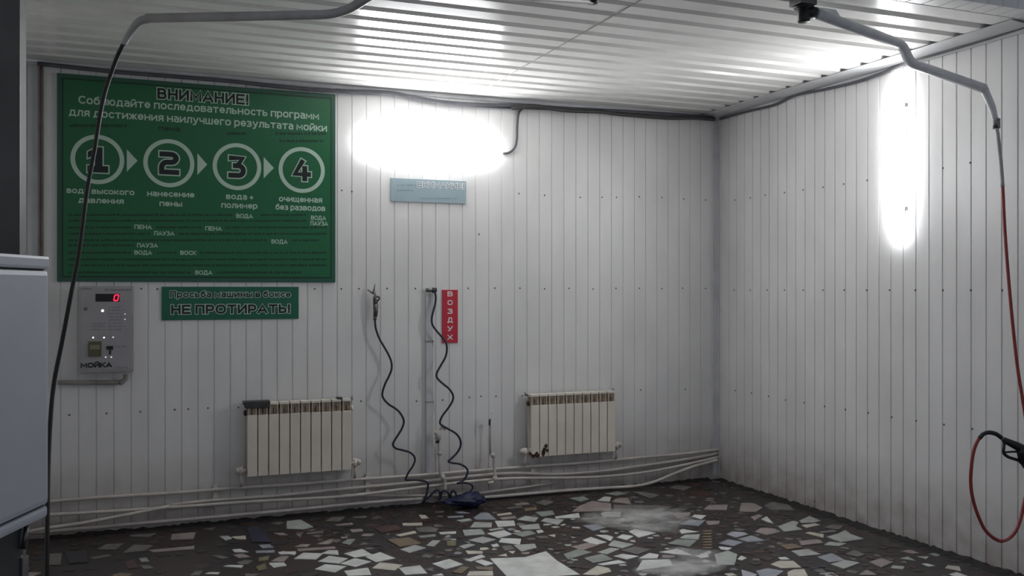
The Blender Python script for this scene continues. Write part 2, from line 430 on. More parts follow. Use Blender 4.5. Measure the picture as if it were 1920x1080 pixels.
tl(B,'w',1320,560,1390,545,1410,562); tl(B,'d',560,300,620,285,640,300,600,315)
tl(Cc,'w',190,310,335,308,345,345,215,355); tl(Cc,'c',205,260,310,245,320,258,215,272); tl(Cc,'p',230,285,340,270,355,290,250,300)
tl(Cc,'g',355,300,420,272,520,285,490,318); tl(Cc,'g',370,345,520,330,535,370,400,375); tl(Cc,'e',495,245,620,232,640,262,540,278)
tl(Cc,'t',410,215,500,205,510,225,420,235); tl(Cc,'g',535,310,570,288,710,300,665,340); tl(Cc,'w',640,278,820,250,830,285,650,290)
tl(Cc,'w',500,380,545,377,558,392,515,402); tl(Cc,'e',315,405,450,380,500,405,400,430); tl(Cc,'w',220,470,240,440,388,445,380,490)
tl(Cc,'g',330,490,490,480,505,510,390,540); tl(Cc,'d',240,500,310,490,340,520,270,535); tl(Cc,'w',160,490,210,480,225,500,180,508)
tl(Cc,'d',495,175,560,150,640,165,570,195); tl(Cc,'d',280,210,390,195,395,210,290,220); tl(Cc,'p',335,180,440,170,450,185,350,192)
tl(Cc,'e',750,140,850,125,900,145,830,165); tl(Cc,'w',960,155,1015,125,1065,130,1050,165); tl(Cc,'p',1070,165,1100,140,1185,135,1215,185)
tl(Cc,'p',830,195,920,160,1065,180,1060,235,770,240); tl(Cc,'e',1020,105,1110,90,1180,105,1100,120); tl(Cc,'d',1080,190,1300,190,1530,200,1400,250,1090,245)
tl(Cc,'g',985,255,1010,242,1140,245,1130,280,1000,280); tl(Cc,'b',850,345,960,335,1020,360,930,385); tl(Cc,'w',850,455,910,430,1030,470,940,490)
tl(Cc,'w',945,415,1030,415,1080,430,1060,460); tl(Cc,'w',1105,435,1150,412,1230,425,1180,455); tl(Cc,'w',1195,390,1240,372,1400,400,1270,435)
tl(Cc,'g',1040,495,1080,455,1235,485,1150,515); tl(Cc,'d',1135,530,1240,500,1360,525,1260,560); tl(Cc,'e',705,560,820,520,920,545,740,600)
tl(Cc,'p',760,505,890,475,975,490,850,530); tl(Cc,'e',860,590,1000,555,1080,600,930,625); tl(Cc,'g',960,545,1060,510,1130,520,1030,560)
tl(Cc,'w',1080,575,1150,558,1270,575,1180,600); tl(Cc,'w',960,635,1120,605,1180,625,1000,645); tl(Cc,'c',850,712,960,645,1050,665,1065,690,960,718)
tl(Cc,'w',1575,380,1600,370,1720,390,1590,405); tl(Cc,'w',1670,275,1690,262,1775,268,1740,298); tl(Cc,'p',1510,255,1660,245,1650,270,1560,285)
tl(Cc,'b',1580,335,1650,300,1770,305,1720,350); tl(Cc,'g',1575,440,1620,412,1730,410,1720,450); tl(Cc,'e',1490,480,1560,448,1710,455,1650,505)
tl(Cc,'w',1420,545,1560,520,1680,570,1540,560); tl(Cc,'w',1690,570,1780,555,1800,580,1740,590); tl(Cc,'w',1270,590,1350,550,1420,562,1410,592)
tl(Cc,'w',1300,605,1500,600,1530,645,1250,685); tl(Cc,'p',1770,310,1880,308,1870,335,1790,340); tl(Cc,'d',1500,60,1560,40,1670,55,1610,80)
tl(Cc,'r',1640,100,1740,85,1850,100,1780,130); tl(Cc,'p',1760,215,1800,195,1920,190,1910,230); tl(Cc,'d',1220,90,1330,95,1430,115,1360,140)
tl(Cc,'w',155,592,420,582,575,537,660,610,830,712,640,725,280,725)
tl(D,'p',320,305,360,270,498,268,490,310); tl(D,'p',585,305,600,255,690,255,760,290,710,322,590,320); tl(D,'d',770,275,830,245,960,270,1000,310,820,305)
tl(D,'p',670,360,730,340,760,350,700,385); tl(D,'w',750,375,790,355,840,408,790,395); tl(D,'g',875,430,990,390,1030,400,1010,430,1060,455,920,470)
tl(D,'g',1035,390,1110,355,1195,390,1150,402,1050,405); tl(D,'c',1050,420,1150,408,1190,418,1090,440); tl(D,'d',1215,395,1330,370,1450,395,1270,410)
tl(D,'d',1220,440,1280,415,1370,425,1330,455); tl(D,'d',1390,440,1430,425,1640,455,1560,475,1440,470); tl(D,'c',1080,480,1110,470,1220,490,1215,515)
tl(D,'g',1240,510,1330,485,1380,460,1420,490,1520,525,1350,550); tl(D,'g',1220,570,1260,545,1390,558,1330,578); tl(D,'d',1180,468,1300,455,1320,468,1210,483)
tl(D,'p',700,470,750,440,850,445,895,470,790,495); tl(D,'l',490,490,530,470,620,475,650,490,560,515); tl(D,'b',575,525,680,500,780,540,650,550)
tl(D,'b',430,560,500,530,615,550,540,580); tl(D,'w',430,583,530,592,500,610,450,605); tl(D,'p',1030,540,1180,530,1215,555,1050,575)
tl(D,'t',890,575,980,560,1060,590,950,605); tl(D,'g',975,615,1100,600,1195,640,1040,655); tl(D,'b',1170,660,1280,630,1380,685,1260,700)
tl(D,'g',1270,715,1380,685,1490,705,1370,750); tl(D,'d',1380,640,1440,610,1530,640,1480,660); tl(D,'w',570,675,600,650,640,668,600,685)
tl(D,'w',875,665,930,660,965,680,900,682); tl(D,'c',820,715,880,690,990,690,1050,740,900,745); tl(D,'b',710,765,800,745,920,765,860,805,740,805)
tl(D,'l',600,755,720,792,700,810,610,810); tl(D,'c',945,775,990,755,1070,750,1100,805,950,805); tl(D,'g',400,640,500,612,570,640,550,720,420,715)
tl(D,'g',270,650,360,610,380,625,320,665); tl(D,'p',1480,795,1540,755,1620,795); tl(D,'p',1560,700,1650,670,1740,700,1650,740)
for i in range(7): tl(D, 't', 300, 470 + i * 21, 320, 460 + i * 21, 385, 458 + i * 21, 370, 472 + i * 21)

traced = []
for (ox, oy, s), k, xy in T:
    poly = [onfloor(ox + xy[i] / s, oy + xy[i + 1] / s) for i in range(0, len(xy), 2)]
    traced.append((k, [Vector((p.x, p.y, 0)) for p in poly]))
fb = MB()
fb.box((XL - 3.5, -1.0, -0.12), (XR, YB, 0.0))
def add_tile(k, poly, h=0.004, shrink=0.0):
    c = sum(poly, Vector()) / len(poly)
    q = [p + (c - p) * shrink for p in poly]
    fb.prism([Vector((p.x, p.y, -0.01)) for p in q], (0, 0, 0.01 + h), mi=1 + tile_keys.index(k))
centres = []
def area(p): return abs(sum(p[i].x * p[(i + 1) % len(p)].y - p[(i + 1) % len(p)].x * p[i].y for i in range(len(p)))) / 2
for k, poly in traced:
    if all(XL < p.x < XR - 0.02 and p.y < YB - 0.04 for p in poly):
        add_tile(k, poly, 0.004 + random.uniform(-0.0012, 0.0012))
    n = len(poly)
    for i in range(n):
        for tt in (0.0, 0.33, 0.66): centres.append(poly[i].lerp(poly[(i + 1) % n], tt))
    centres.append(sum(poly, Vector()) / n)
# remaining broken tiles, mostly dark, set at random between the traced ones
grid = {}
def key(p): return (int(math.floor(p.x / 0.1)), int(math.floor(p.y / 0.1)))
for p in centres: grid.setdefault(key(p), []).append(p)
def near(p, d):
    a, b2 = key(p); rr = int(d / 0.1) + 1
    for i in range(a - rr, a + rr + 1):
        for j in range(b2 - rr, b2 + rr + 1):
            for q in grid.get((i, j), ()):
                if (q - p).length < d: return True
    return False
cells = []
y = 3.2
while y < YB - 0.1:
    x = XL - 0.4
    while x < XR - 0.08:
        p = Vector((x + random.uniform(-0.035, 0.035), y + random.uniform(-0.035, 0.035), 0))
        cells.append(p); x += 0.125
    y += 0.125
random.shuffle(cells)
for p in cells:
    big = random.uniform(0.035, 0.075)
    if near(p, big + 0.012): continue
    a0 = random.uniform(0, math.pi); n = random.choice((4, 4, 4, 5, 3))
    poly = []
    for i in range(n):
        a = a0 + 2 * math.pi * i / n + random.uniform(-0.3, 0.3); rr = big * random.uniform(0.8, 1.1)
        poly.append(Vector((min(XR - 0.02, p.x + rr * math.cos(a)), min(YB - 0.03, p.y + rr * math.sin(a)), 0)))
    light = p.y < 4.75 and p.x > 0.9
    k = random.choice('wgcwgpb') if light and random.random() < 0.6 else random.choice('mmmkkkuurmk')
    if not light and random.random() < 0.07: k = random.choice('pdt')
    add_tile(k, poly, random.uniform(0.001, 0.003))
    for i in range(n): grid.setdefault(key(poly[i]), []).append(poly[i])
    grid.setdefault(key(p), []).append(p)
chips = []
for _ in range(5200):
    p = Vector((random.uniform(1.2, 4.7), random.uniform(4.5, 7.2), 0))
    chips.append(p)
for p in chips:
    big = random.uniform(0.022, 0.05)
    if near(p, big + 0.006): continue
    a0 = random.uniform(0, math.pi); n = random.choice((4, 4, 3, 5)); poly = []
    for i in range(n):
        a = a0 + 2 * math.pi * i / n + random.uniform(-0.35, 0.35); rr = big * random.uniform(0.75, 1.15)
        poly.append(Vector((min(XR - 0.02, p.x + rr * math.cos(a)), min(YB - 0.03, p.y + rr * math.sin(a)), 0)))
    centre = abs(p.x - 2.75) < 0.75 and p.y < 6.5
    add_tile(random.choice('gecpdbg') if centre and random.random() < 0.7 else random.choice('mdkdurm'), poly, random.uniform(0.001, 0.003))
    for q_ in poly: grid.setdefault(key(q_), []).append(q_)
    grid.setdefault(key(p), []).append(p)
floor = tag(fb.build('floor', floor_mats), 'wet floor of broken pale and dark tiles', kind='structure')

# soap foam film left on the paving
def foam_mat():
    m = bpy.data.materials.new('soap_foam'); m.use_nodes = True
    nt = m.node_tree; L = nt.links; b = nt.nodes['Principled BSDF']
    b.inputs['Base Color'].default_value = (0.72, 0.71, 0.69, 1); b.inputs['Roughness'].default_value = 0.5
    tc = nt.nodes.new('ShaderNodeTexCoord')
    n = nt.nodes.new('ShaderNodeTexNoise'); n.inputs['Scale'].default_value = 4.5; n.inputs['Detail'].default_value = 7
    L.new(tc.outputs['Object'], n.inputs['Vector'])
    at_ = nt.nodes.new('ShaderNodeAttribute'); at_.attribute_name = 'thick'
    mm = nt.nodes.new('ShaderNodeMath'); mm.operation = 'MULTIPLY_ADD'
    L.new(n.outputs['Fac'], mm.inputs[0]); mm.inputs[1].default_value = 1.6; mm.inputs[2].default_value = -0.95
    ad = nt.nodes.new('ShaderNodeMath'); ad.operation = 'ADD'; ad.use_clamp = True
    L.new(mm.outputs[0], ad.inputs[0]); L.new(at_.outputs['Fac'], ad.inputs[1])
    ml = nt.nodes.new('ShaderNodeMath'); ml.operation = 'MULTIPLY'; ml.inputs[1].default_value = 0.8
    L.new(ad.outputs[0], ml.inputs[0]); L.new(ml.outputs[0], b.inputs['Alpha'])
    return m
M['foam'] = foam_mat()
def foam(label, cx, cy, rx, ry):
    bm = bmesh.new(); lay = bm.verts.layers.float.new('thick')
    c = onfloor(cx, cy)
    N, R = 40, 12
    ph = [random.uniform(0, 6.28) for _ in range(4)]
    v0 = bm.verts.new((c.x, c.y, 0.0075)); v0[lay] = 0.75
    prev = None
    for k in range(1, R + 1):
        ring = []
        for i in range(N):
            a = 2 * math.pi * i / N
            wob = 1 + 0.18 * math.sin(2 * a + ph[0]) + 0.12 * math.sin(3 * a + ph[1]) + 0.07 * math.sin(5 * a + ph[2])
            q = onfloor(cx + rx * wob * math.cos(a) * k / R, cy + ry * wob * math.sin(a) * k / R)
            v = bm.verts.new((q.x, q.y, 0.0075 if k < R else 0.0055)); v[lay] = 0.75 * (1 - (k / R) ** 1.7) - (0.35 if k == R else 0)
            ring.append(v)
        for i in range(N):
            if prev is None: bm.faces.new((v0, ring[i], ring[(i + 1) % N]))
            else: bm.faces.new((prev[i], ring[i], ring[(i + 1) % N], prev[(i + 1) % N]))
        prev = ring
    bmesh.ops.recalc_face_normals(bm, faces=bm.faces[:])
    me = bpy.data.meshes.new('soap_foam'); bm.to_mesh(me); bm.free(); me.materials.append(M['foam'])
    o = bpy.data.objects.new('soap_foam', me); C.objects.link(o)
    return tag(o, label, 'foam', kind='stuff')
foam('thin white soap foam drying on tiles in the middle of the floor', 1200, 975, 110, 36)
foam('white soap foam on broken tiles at the front edge of the floor', 1275, 1060, 120, 30)

# black dirt along the foot of the walls
def dirt(label, pts, wmin, wmax, hh):
    bm = bmesh.new(); rows = []
    P = [Vector(p) for p in pts]
    for i in range(len(P) - 1):
        n = max(2, int((P[i + 1] - P[i]).length / 0.03))
        dirv = (P[i + 1] - P[i]).normalized(); side = Vector((-dirv.y, dirv.x, 0))
        for k in range(n):
            p = P[i].lerp(P[i + 1], k / n); h = random.uniform(0.3, 1.0) * hh; ww = random.uniform(wmin, wmax)
            rows.append([bm.verts.new(p + Vector((0, 0, 0.0005))), bm.verts.new(p + Vector((0, 0, h))), bm.verts.new(p + side * ww * 0.4 + Vector((0, 0, h * 0.6))), bm.verts.new(p + side * ww + Vector((0, 0, 0.0005)))])
    for a, b2 in zip(rows[:-1], rows[1:]):
        for j in range(4): bm.faces.new((a[j], a[(j + 1) % 4], b2[(j + 1) % 4], b2[j]))
    bm.faces.new(rows[0]); bm.faces.new(rows[-1])
    bmesh.ops.recalc_face_normals(bm, faces=bm.faces[:])
    me = bpy.data.meshes.new('wet_dirt'); bm.to_mesh(me); bm.free(); me.materials.append(M['dirt'])
    o = bpy.data.objects.new('wet_dirt', me); C.objects.link(o)
    return tag(o, label, 'dirt', kind='stuff')
dirt('black wet dirt along the foot of the right wall', [(XR - 0.001, 4.1, 0), (XR - 0.001, YB - 0.03, 0)], 0.07, 0.13, 0.022)
dirt('black wet dirt along the foot of the back wall', [(XR - 0.1, YB - 0.001, 0), (XL + 0.1, YB - 0.001, 0)], 0.03, 0.09, 0.022)

# ------------------------------------------------------------------ lettering
def arc(cx, cy, rx, ry, a0, a1, n=8):
    return [(cx + rx * math.cos(math.radians(a0 + (a1 - a0) * k / n)), cy + ry * math.sin(math.radians(a0 + (a1 - a0) * k / n))) for k in range(n + 1)]
def oval(x0, x1, y0, y1):
    out = []
    for k in range(20):
        a = 2 * math.pi * k / 20; c_, s_ = math.cos(a), math.sin(a)
        out.append(((x0 + x1) / 2 + (x1 - x0) / 2 * math.copysign(abs(c_) ** 0.8, c_), (y0 + y1) / 2 + (y1 - y0) / 2 * math.copysign(abs(s_) ** 0.8, s_)))
    return out + ['closed']
def bowl(x, y0, y1, r=0.22, xs=0.0):      # right hand bowl from (xs, y1) round to (xs, y0)
    return [(xs, y1)] + arc(x, (y0 + y1) / 2, r, (y1 - y0) / 2, 90, -90) + [(xs, y0)]
X = 0.72
UC = {   # stroke letters on a unit cap height: (width, strokes)
 'А': (.95, [[(0, 0), (.475, 1), (.95, 0)], [(.14, .28), (.81, .28)]]),
 'В': (.76, [[(0, 0), (0, 1)], bowl(.48, .53, 1, .22), bowl(.52, 0, .53, .24)]),
 'Д': (1.0, [[(0, -.17), (0, 0), (1, 0), (1, -.17)], [(.14, 0), (.26, 1), (.84, 1), (.84, 0)]]),
 'Е': (.74, [[(.74, 1), (0, 1), (0, 0), (.74, 0)], [(0, .5), (.66, .5)]]),
 'З': (.72, [[(.04, 1)] + arc(.42, .765, .24, .235, 90, -90) + [(.25, .53)], [(.30, .53)] + arc(.46, .265, .26, .265, 90, -90) + [(0, 0)]]),
 'И': (.84, [[(0, 1), (0, 0)], [(.05, .06), (.79, .94)], [(.84, 1), (.84, 0)]]),
 'К': (.80, [[(0, 0), (0, 1)], [(.78, 1), (.22, .5), (.80, 0)], [(0, .5), (.22, .5)]]),
 'М': (1.0, [[(0, 0), (0, 1), (.5, .28), (1, 1), (1, 0)]]),
 'Н': (.82, [[(0, 0), (0, 1)], [(.82, 0), (.82, 1)], [(0, .5), (.82, .5)]]),
 'О': (.98, [oval(0, .98, 0, 1)]),
 'П': (.80, [[(0, 0), (0, 1), (.80, 1), (.80, 0)]]),
 'Р': (.74, [[(0, 0), (0, 1)], bowl(.46, .38, 1, .28)]),
 'С': (.84, [arc(.48, .5, .48, .5, 48, 312, 14)]),
 'Т': (.84, [[(0, 1), (.84, 1)], [(.42, 1), (.42, 0)]]),
 'У': (.84, [[(0, 1), (.45, .30)], [(.84, 1), (.42, .18), (.28, 0), (.08, 0)]]),
 'Х': (.84, [[(0, 0), (.84, 1)], [(0, 1), (.84, 0)]]),
 'Ь': (.72, [[(0, 1), (0, 0)], bowl(.46, 0, .58, .26)]),
 '!': (.04, [[(.02, 1), (.02, .36)], [(.02, .05), (.02, .0)]]),
 '+': (.5, [[(0, .36), (.5, .36)], [(.25, .11), (.25, .61)]]),
 '2': (.80, [[(.03, 1)] + arc(.50, .775, .28, .225, 90, -90, 8) + [(.30, .55)] + arc(.28, .22, .28, .33, 90, 180, 5) + [(0, 0), (.80, 0)]]),
 '3': (.76, [[(.04, 1), (.70, 1), (.42, .62)], [(.28, .56)] + arc(.48, .28, .28, .28, 90, -90) + [(0, 0)]]),
 '4': (.86, [[(.44, 1), (.0, .27), (.86, .27)], [(.62, .62), (.62, 0)]]),
 'а': (.60, [[(.06, X)] + arc(.36, X - .24, .24, .24, 90, 0, 5) + [(.60, 0)], [(.60, .41), (.22, .41)] + arc(.20, .205, .20, .205, 90, 270, 6) + [(.60, 0)]]),
 'б': (.68, [oval(0, .68, 0, .68), [(0, .36), (.02, .62), (.14, .84), (.34, .94), (.60, 1.0)]]),
 'г': (.50, [[(0, 0), (0, X), (.50, X)]]),
 'е': (.68, [[(.02, .36), (.66, .36)], arc(.34, .36, .34, .36, 0, 318, 14)]),
 'л': (.66, [[(-.02, 0), (.10, .06), (.17, X), (.66, X), (.66, 0)]]),
 'о': (.72, [oval(0, .72, 0, X)]),
 'р': (.70, [oval(0, .70, 0, X), [(0, X), (0, -.28)]]),
 'с': (.60, [arc(.36, .36, .36, .36, 48, 312, 12)]),
 'у': (.68, [[(0, X), (.34, .04)], [(.68, X), (.28, -.20), (.16, -.28), (0, -.28)]]),
 'ч': (.62, [[(0, X), (0, .46), (.14, .30), (.62, .30)], [(.62, X), (.62, 0)]]),
 'ш': (1.0, [[(0, X), (0, 0), (1, 0), (1, X)], [(.5, X), (.5, 0)]]),
 'щ': (1.1, [[(0, X), (0, 0), (1.1, 0), (1.1, -.18)], [(.5, X), (.5, 0)], [(.98, X), (.98, 0)]]),
 'ь': (.60, [[(0, X), (0, 0)], bowl(.38, 0, .42, .21)]),
 'ы': (.88, [[(0, X), (0, 0)], bowl(.36, 0, .42, .21), [(.88, X), (.88, 0)]]),
 'ю': (.96, [[(0, 0), (0, X)], [(0, .36), (.30, .36)], oval(.30, .96, 0, X)]),
 'я': (.62, [[(.62, 0), (.62, X)], [(.58, X), (.24, X)] + arc(.24, X - .20, .22, .20, 90, 270, 6) + [(.58, X - .40)], [(.30, X - .40), (0, 0)]]),
 'ж': (.96, [[(.48, 0), (.48, X)], [(0, X), (.34, .36), (0, 0)], [(.96, X), (.62, .36), (.96, 0)], [(.34, .36), (.62, .36)]]),
}
def squash(u): return (UC[u][0] * .86, [[(p if p == 'closed' else (p[0] * .86, p[1] * X)) for p in st] for st in UC[u][1]])
for lo_, up_ in zip('вдзикмнпт', 'ВДЗИКМНПТ'): UC[lo_] = squash(up_)
UC['Й'] = (UC['И'][0], UC['И'][1] + [[(.22, 1.27), (.62, 1.27)]])
UC['й'] = (UC['и'][0], UC['и'][1] + [[(.18, .98), (.54, .98)]])
def ribbon(mb, P, h, y, closed):
    P = [Vector(p) for p in P]; n = len(P)
    if n < 2: return
    if not closed:
        P[0] = P[0] + (P[0] - P[1]).normalized() * h; P[-1] = P[-1] + (P[-1] - P[-2]).normalized() * h
    L, R = [], []
    for k in range(n):
        a = (P[k] - P[k - 1]) if (k > 0 or closed) else (P[1] - P[0])
        b = (P[(k + 1) % n] - P[k]) if (k < n - 1 or closed) else a
        a, b = a.normalized(), b.normalized()
        na, nb = Vector((-a.y, a.x)), Vector((-b.y, b.x)); m_ = na + nb
        m_ = m_.normalized() if m_.length > 1e-4 else na
        o = m_ * (h / max(0.74, m_.dot(na)))
        L.append(mb.bm.verts.new((P[k].x + o.x, y, P[k].y + o.y))); R.append(mb.bm.verts.new((P[k].x - o.x, y, P[k].y - o.y)))
    for k in range(n if closed else n - 1):
        q = (k + 1) % n
        mb.bm.faces.new((L[k], R[k], R[q], L[q]))
def wtext(name, body, xl, xr, yc, cap_px, d, m, parent, h, grow=0.0, gap=0.34):
    """print standing on the back wall d metres in front of it, between pixel columns xl..xr, capitals centred at yc;
    h: half the stroke width in metres, grow: extra half width (the outline below a letter). Every word is a part."""
    W = 0.0; place = []
    for wd in body.split(' '):
        word = []
        for ch in wd: word.append((ch, W)); W += UC[ch][0] + gap
        place.append(word); W += 0.42
    W -= 0.42 + gap
    a = onback(xl, yc, d); b = onback(xr, yc, d)
    top = onback((xl + xr) / 2, yc - cap_px / 2, d).z; bot = onback((xl + xr) / 2, yc + cap_px / 2, d).z
    sx = (b.x - a.x - 2 * h) / W; sy = top - bot - 2 * h
    for word in place:
        mb = MB(); k = 0
        for ch, x0 in word:
            for st in UC[ch][1]:
                closed = st[-1] == 'closed'
                P = [(a.x + h + (x0 + p[0]) * sx, bot + h + p[1] * sy) for p in (st[:-1] if closed else st)]
                ribbon(mb, P, h + grow, YB - d - 0.0003 - 0.00012 * (k % 4), closed); k += 1
        mb.build(name, m, parent)
def outlined(name, body, xl, xr, yc, cap, d, parent, h, grow, m_out=None, m_in=None, gap=0.40):
    wtext(name + '_outline', body, xl, xr, yc, cap, d, m_out or M['paint'], parent, h, grow, gap)
    wtext(name, body, xl, xr, yc, cap, d + 0.0008, m_in or M['ink'], parent, h, 0.0, gap)
def wrect(mb, x0, y0, x1, y1, d, t):     # upright slab between two pixel corners, front at d
    a = onback(x0, y0, d); b = onback(x1, y1, d)
    mb.box((min(a.x, b.x), YB - d, min(a.z, b.z)), (max(a.x, b.x), YB - d + t, max(a.z, b.z)))
    return mb

def dashes(mb, xl, xr, yc, hpx, d, gaps=()):     # a row of print too small to read
    x = xl
    while x < xr:
        ww = random.uniform(2.2, 5.5)
        if not any(g0 - 2 < x + ww and x < g1 + 2 for g0, g1 in gaps):
            dy = random.uniform(-0.6, 0.6)
            wrect(mb, x, yc - hpx / 2 + dy, min(x + ww, xr), yc + hpx / 2 + dy * 0.3, d, 0.001)
        x += ww + random.choice((0.7, 0.7, 0.9, 2.6))

# ------------------------------------------------------------------ large instruction board
c0 = onback(368, 335, 0.02)
board = thing('instruction_board', 'large green board with white headings and four numbered circles', 'sign', (c0.x, YB, 1.795))
DB = 0.016
pa = onback(107, 135, DB); pb = onback(629, 178, DB); zt = 3.262; zb = 1.797
MB().box((pa.x, YB - DB, zb), (pb.x, YB - 0.001, zt), bev=0.002).build('panel', M['greenb'], board)
e = 0.03
MB().box((pa.x + e, YB - DB - 0.001, zb + e), (pb.x - e, YB - DB + 0.002, zt - e)).build('border_line', M['greend'], board)
e = 0.04
MB().box((pa.x + e, YB - DB - 0.002, zb + e), (pb.x - e, YB - DB + 0.002, zt - e)).build('field', M['green'], board)
DT = DB + 0.0022
outlined('heading', 'ВНИМАНИЕ!', 295, 466, 181, 20, DT, board, 0.0082, 0.0058)
wtext('heading_line', 'Соблюдайте последовательность программ', 147, 598, 202, 14.5, DT, M['paint'], board, 0.0047)
wtext('heading_line', 'для достижения наилучшего результата мойки', 129, 613, 224.5, 14.5, DT, M['paint'], board, 0.0047)
for cx, cy in ((183, 299), (317, 306), (444.6, 312.5), (566, 318.8)):
    c = onback(cx, cy, DT); mb = MB(); N = 48
    ri, ro = 0.146, 0.176
    for i in range(N):
        a0, a1 = 2 * math.pi * i / N, 2 * math.pi * (i + 1) / N
        q = [c + Vector((math.cos(a) * rr, 0, math.sin(a) * rr)) for a, rr in ((a0, ri), (a0, ro), (a1, ro), (a1, ri))]
        mb.prism(q, (0, -0.0012, 0))
    bmesh.ops.remove_doubles(mb.bm, verts=mb.bm.verts[:], dist=1e-5)
    mb.build('ring', M['paint'], board)
def one(x0, y0, x1, y1, d, grow, name, m):
    a, b = onback(x0, y1, d), onback(x1, y0, d); w_, h_ = b.x - a.x, b.z - a.z
    P_ = [(0, 0), (1, 0), (1, .26), (.72, .26), (.72, 1), (.46, 1), (.02, .80), (.02, .56), (.36, .70), (.36, .26), (0, .26)]
    C_ = [Vector((a.x + u * w_, YB - d, a.z + v * h_)) for u, v in P_]
    out = []
    for i, p in enumerate(C_):
        e0_ = (p - C_[i - 1]).normalized(); e1_ = (C_[(i + 1) % len(C_)] - p).normalized()
        n0, n1 = Vector((e0_.z, 0, -e0_.x)), Vector((e1_.z, 0, -e1_.x)); n_ = (n0 + n1).normalized()
        out.append(p + n_ * grow / max(0.5, n_.dot(n0)))
    MB().prism(out, (0, -0.0008, 0)).build(name, m, board)
one(164, 277, 203, 322.5, DT, 0.009, 'numeral_outline', M['paint']); one(164, 277, 203, 322.5, DT + 0.0015, 0.0, 'numeral', M['ink'])
for n_, (x0, y0, x1, y1) in zip('234', ((298, 284.5, 336, 327.5), (428, 292, 461, 333.5), (548.5, 299.5, 583, 339.5))):
    outlined('numeral', n_, x0, x1, (y0 + y1) / 2, y1 - y0, DT, board, 0.0185, 0.009)
for tri in (((237.8, 280), (237.8, 322), (257.8, 301.5)), ((370, 287.5), (370, 328), (388.5, 308.5)), ((494.4, 294.4), (494.4, 334.4), (513.4, 315))):
    MB().prism([onback(x, y, DT) for x, y in tri], (0, -0.0012, 0)).build('arrow', M['paint'], board)
for body, x0, x1, yy in (('вода высокого', 125, 252, 358.5), ('давления', 147, 232, 375.8), ('нанесение', 276, 364.5, 363.5), ('пены', 299, 341.5, 381.5),
                         ('вода +', 424, 475, 368.5), ('полимер', 415, 482.6, 385), ('очищенная', 523, 604, 373.5), ('без разводов', 516.7, 610, 389)):
    wtext('caption', body, x0, x1, yy, 11.0, DT, M['paint'], board, 0.0040)
for body, x0, x1, yy in (('ВОДА', 443, 474, 405), ('ВОДА', 583, 611, 408.5), ('ПАУЗА', 582, 615, 419), ('ПЕНА', 252, 285, 425.5), ('ПЕНА', 385, 416, 428.5), ('ПАУЗА', 289, 327, 437.5),
                         ('ВОДА', 509, 539, 453), ('ПАУЗА', 257, 296, 460), ('ВОДА', 252, 285, 473.5), ('ВОСК', 338, 368, 474), ('ВОДА', 366, 398, 511)):
    wtext('key_word', body, x0, x1, yy, 8.0, DT, M['paint'], board, 0.0030)
wtext('dark_caption', 'пена', 297, 338, 241, 9.5, DT, M['greend'], board, 0.0042)
mb = MB()
for x0, x1, yy in ((131, 237, 235.5), (426, 462, 250.5), (517, 612, 250.5), (524, 606, 264.5)): dashes(mb, x0, x1, yy, 5.0, DT)
tag(mb.build('dark_caption', M['greend'], board), kind='stuff')
mb = MB()
rows = ((403, ((438, 480), (579, 618))), (414, ((579, 620),)), (426.5, ((248, 290), (381, 420))), (438.5, ((285, 332),)), (450.5, ((505, 543),)), (460, ((252, 300),)), (474, ((248, 290), (334, 372))),
        (486.5, ()), (497.5, ()), (511, ((362, 402),)))
for yy, gaps in rows: dashes(mb, 128, 612 if yy not in (450.5, 460, 511) else (598, 300, 565)[(450.5, 460, 511).index(yy)], yy, 3.6, DT, gaps)
tag(mb.build('small_print', M['greend'], board), kind='stuff')

# ------------------------------------------------------------------ other signs
c0 = onback(431, 568, 0.01)
ns = thing('notice_sign', 'small green notice in outlined black letters below the large green board', 'sign', (c0.x, YB, c0.z))
wrect(MB(), 303, 537.5, 560, 597.5, 0.010, 0.009).build('panel', M['green2'], ns)
outlined('notice_line', 'Просьба машины в боксе', 319, 545, 551.5, 12.0, 0.0105, ns, 0.0046, 0.0046)
outlined('notice_line', 'НЕ ПРОТИРАТЬ!', 321, 544, 579.5, 17.0, 0.0105, ns, 0.0075, 0.0056)

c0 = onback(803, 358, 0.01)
fs = thing('glare_washed_sign', 'green sign washed pale teal by lamp glare, with a faint heading, right under the wall lamp', 'sign', (c0.x, YB, c0.z))
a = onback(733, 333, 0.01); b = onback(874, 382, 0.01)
MB().box((a.x, YB - 0.010, b.z), (b.x, YB - 0.001, a.z - 0.002)).build('panel', M['teal'], fs)  # pale panel colour carries the glare of the lamp above
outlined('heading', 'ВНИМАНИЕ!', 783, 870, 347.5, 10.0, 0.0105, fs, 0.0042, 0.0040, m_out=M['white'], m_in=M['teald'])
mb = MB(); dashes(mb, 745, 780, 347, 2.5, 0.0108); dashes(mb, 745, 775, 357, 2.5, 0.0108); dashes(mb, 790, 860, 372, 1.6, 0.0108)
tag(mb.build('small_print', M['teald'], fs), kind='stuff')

c0 = onback(844, 592, 0.01)
rs = thing('air_sign', 'narrow red plate with white letters one above another', 'sign', (c0.x, YB, c0.z))
wrect(MB(), 829.5, 543.5, 858.5, 642.5, 0.010, 0.009).build('panel', M['red'], rs)
for ch, yy in zip('ВОЗДУХ', (551, 567.3, 583.5, 599.8, 616, 632.3)):
    wtext('letter', ch, 839, 848.8, yy, 9.5, 0.0105, M['white'], rs, 0.0042)

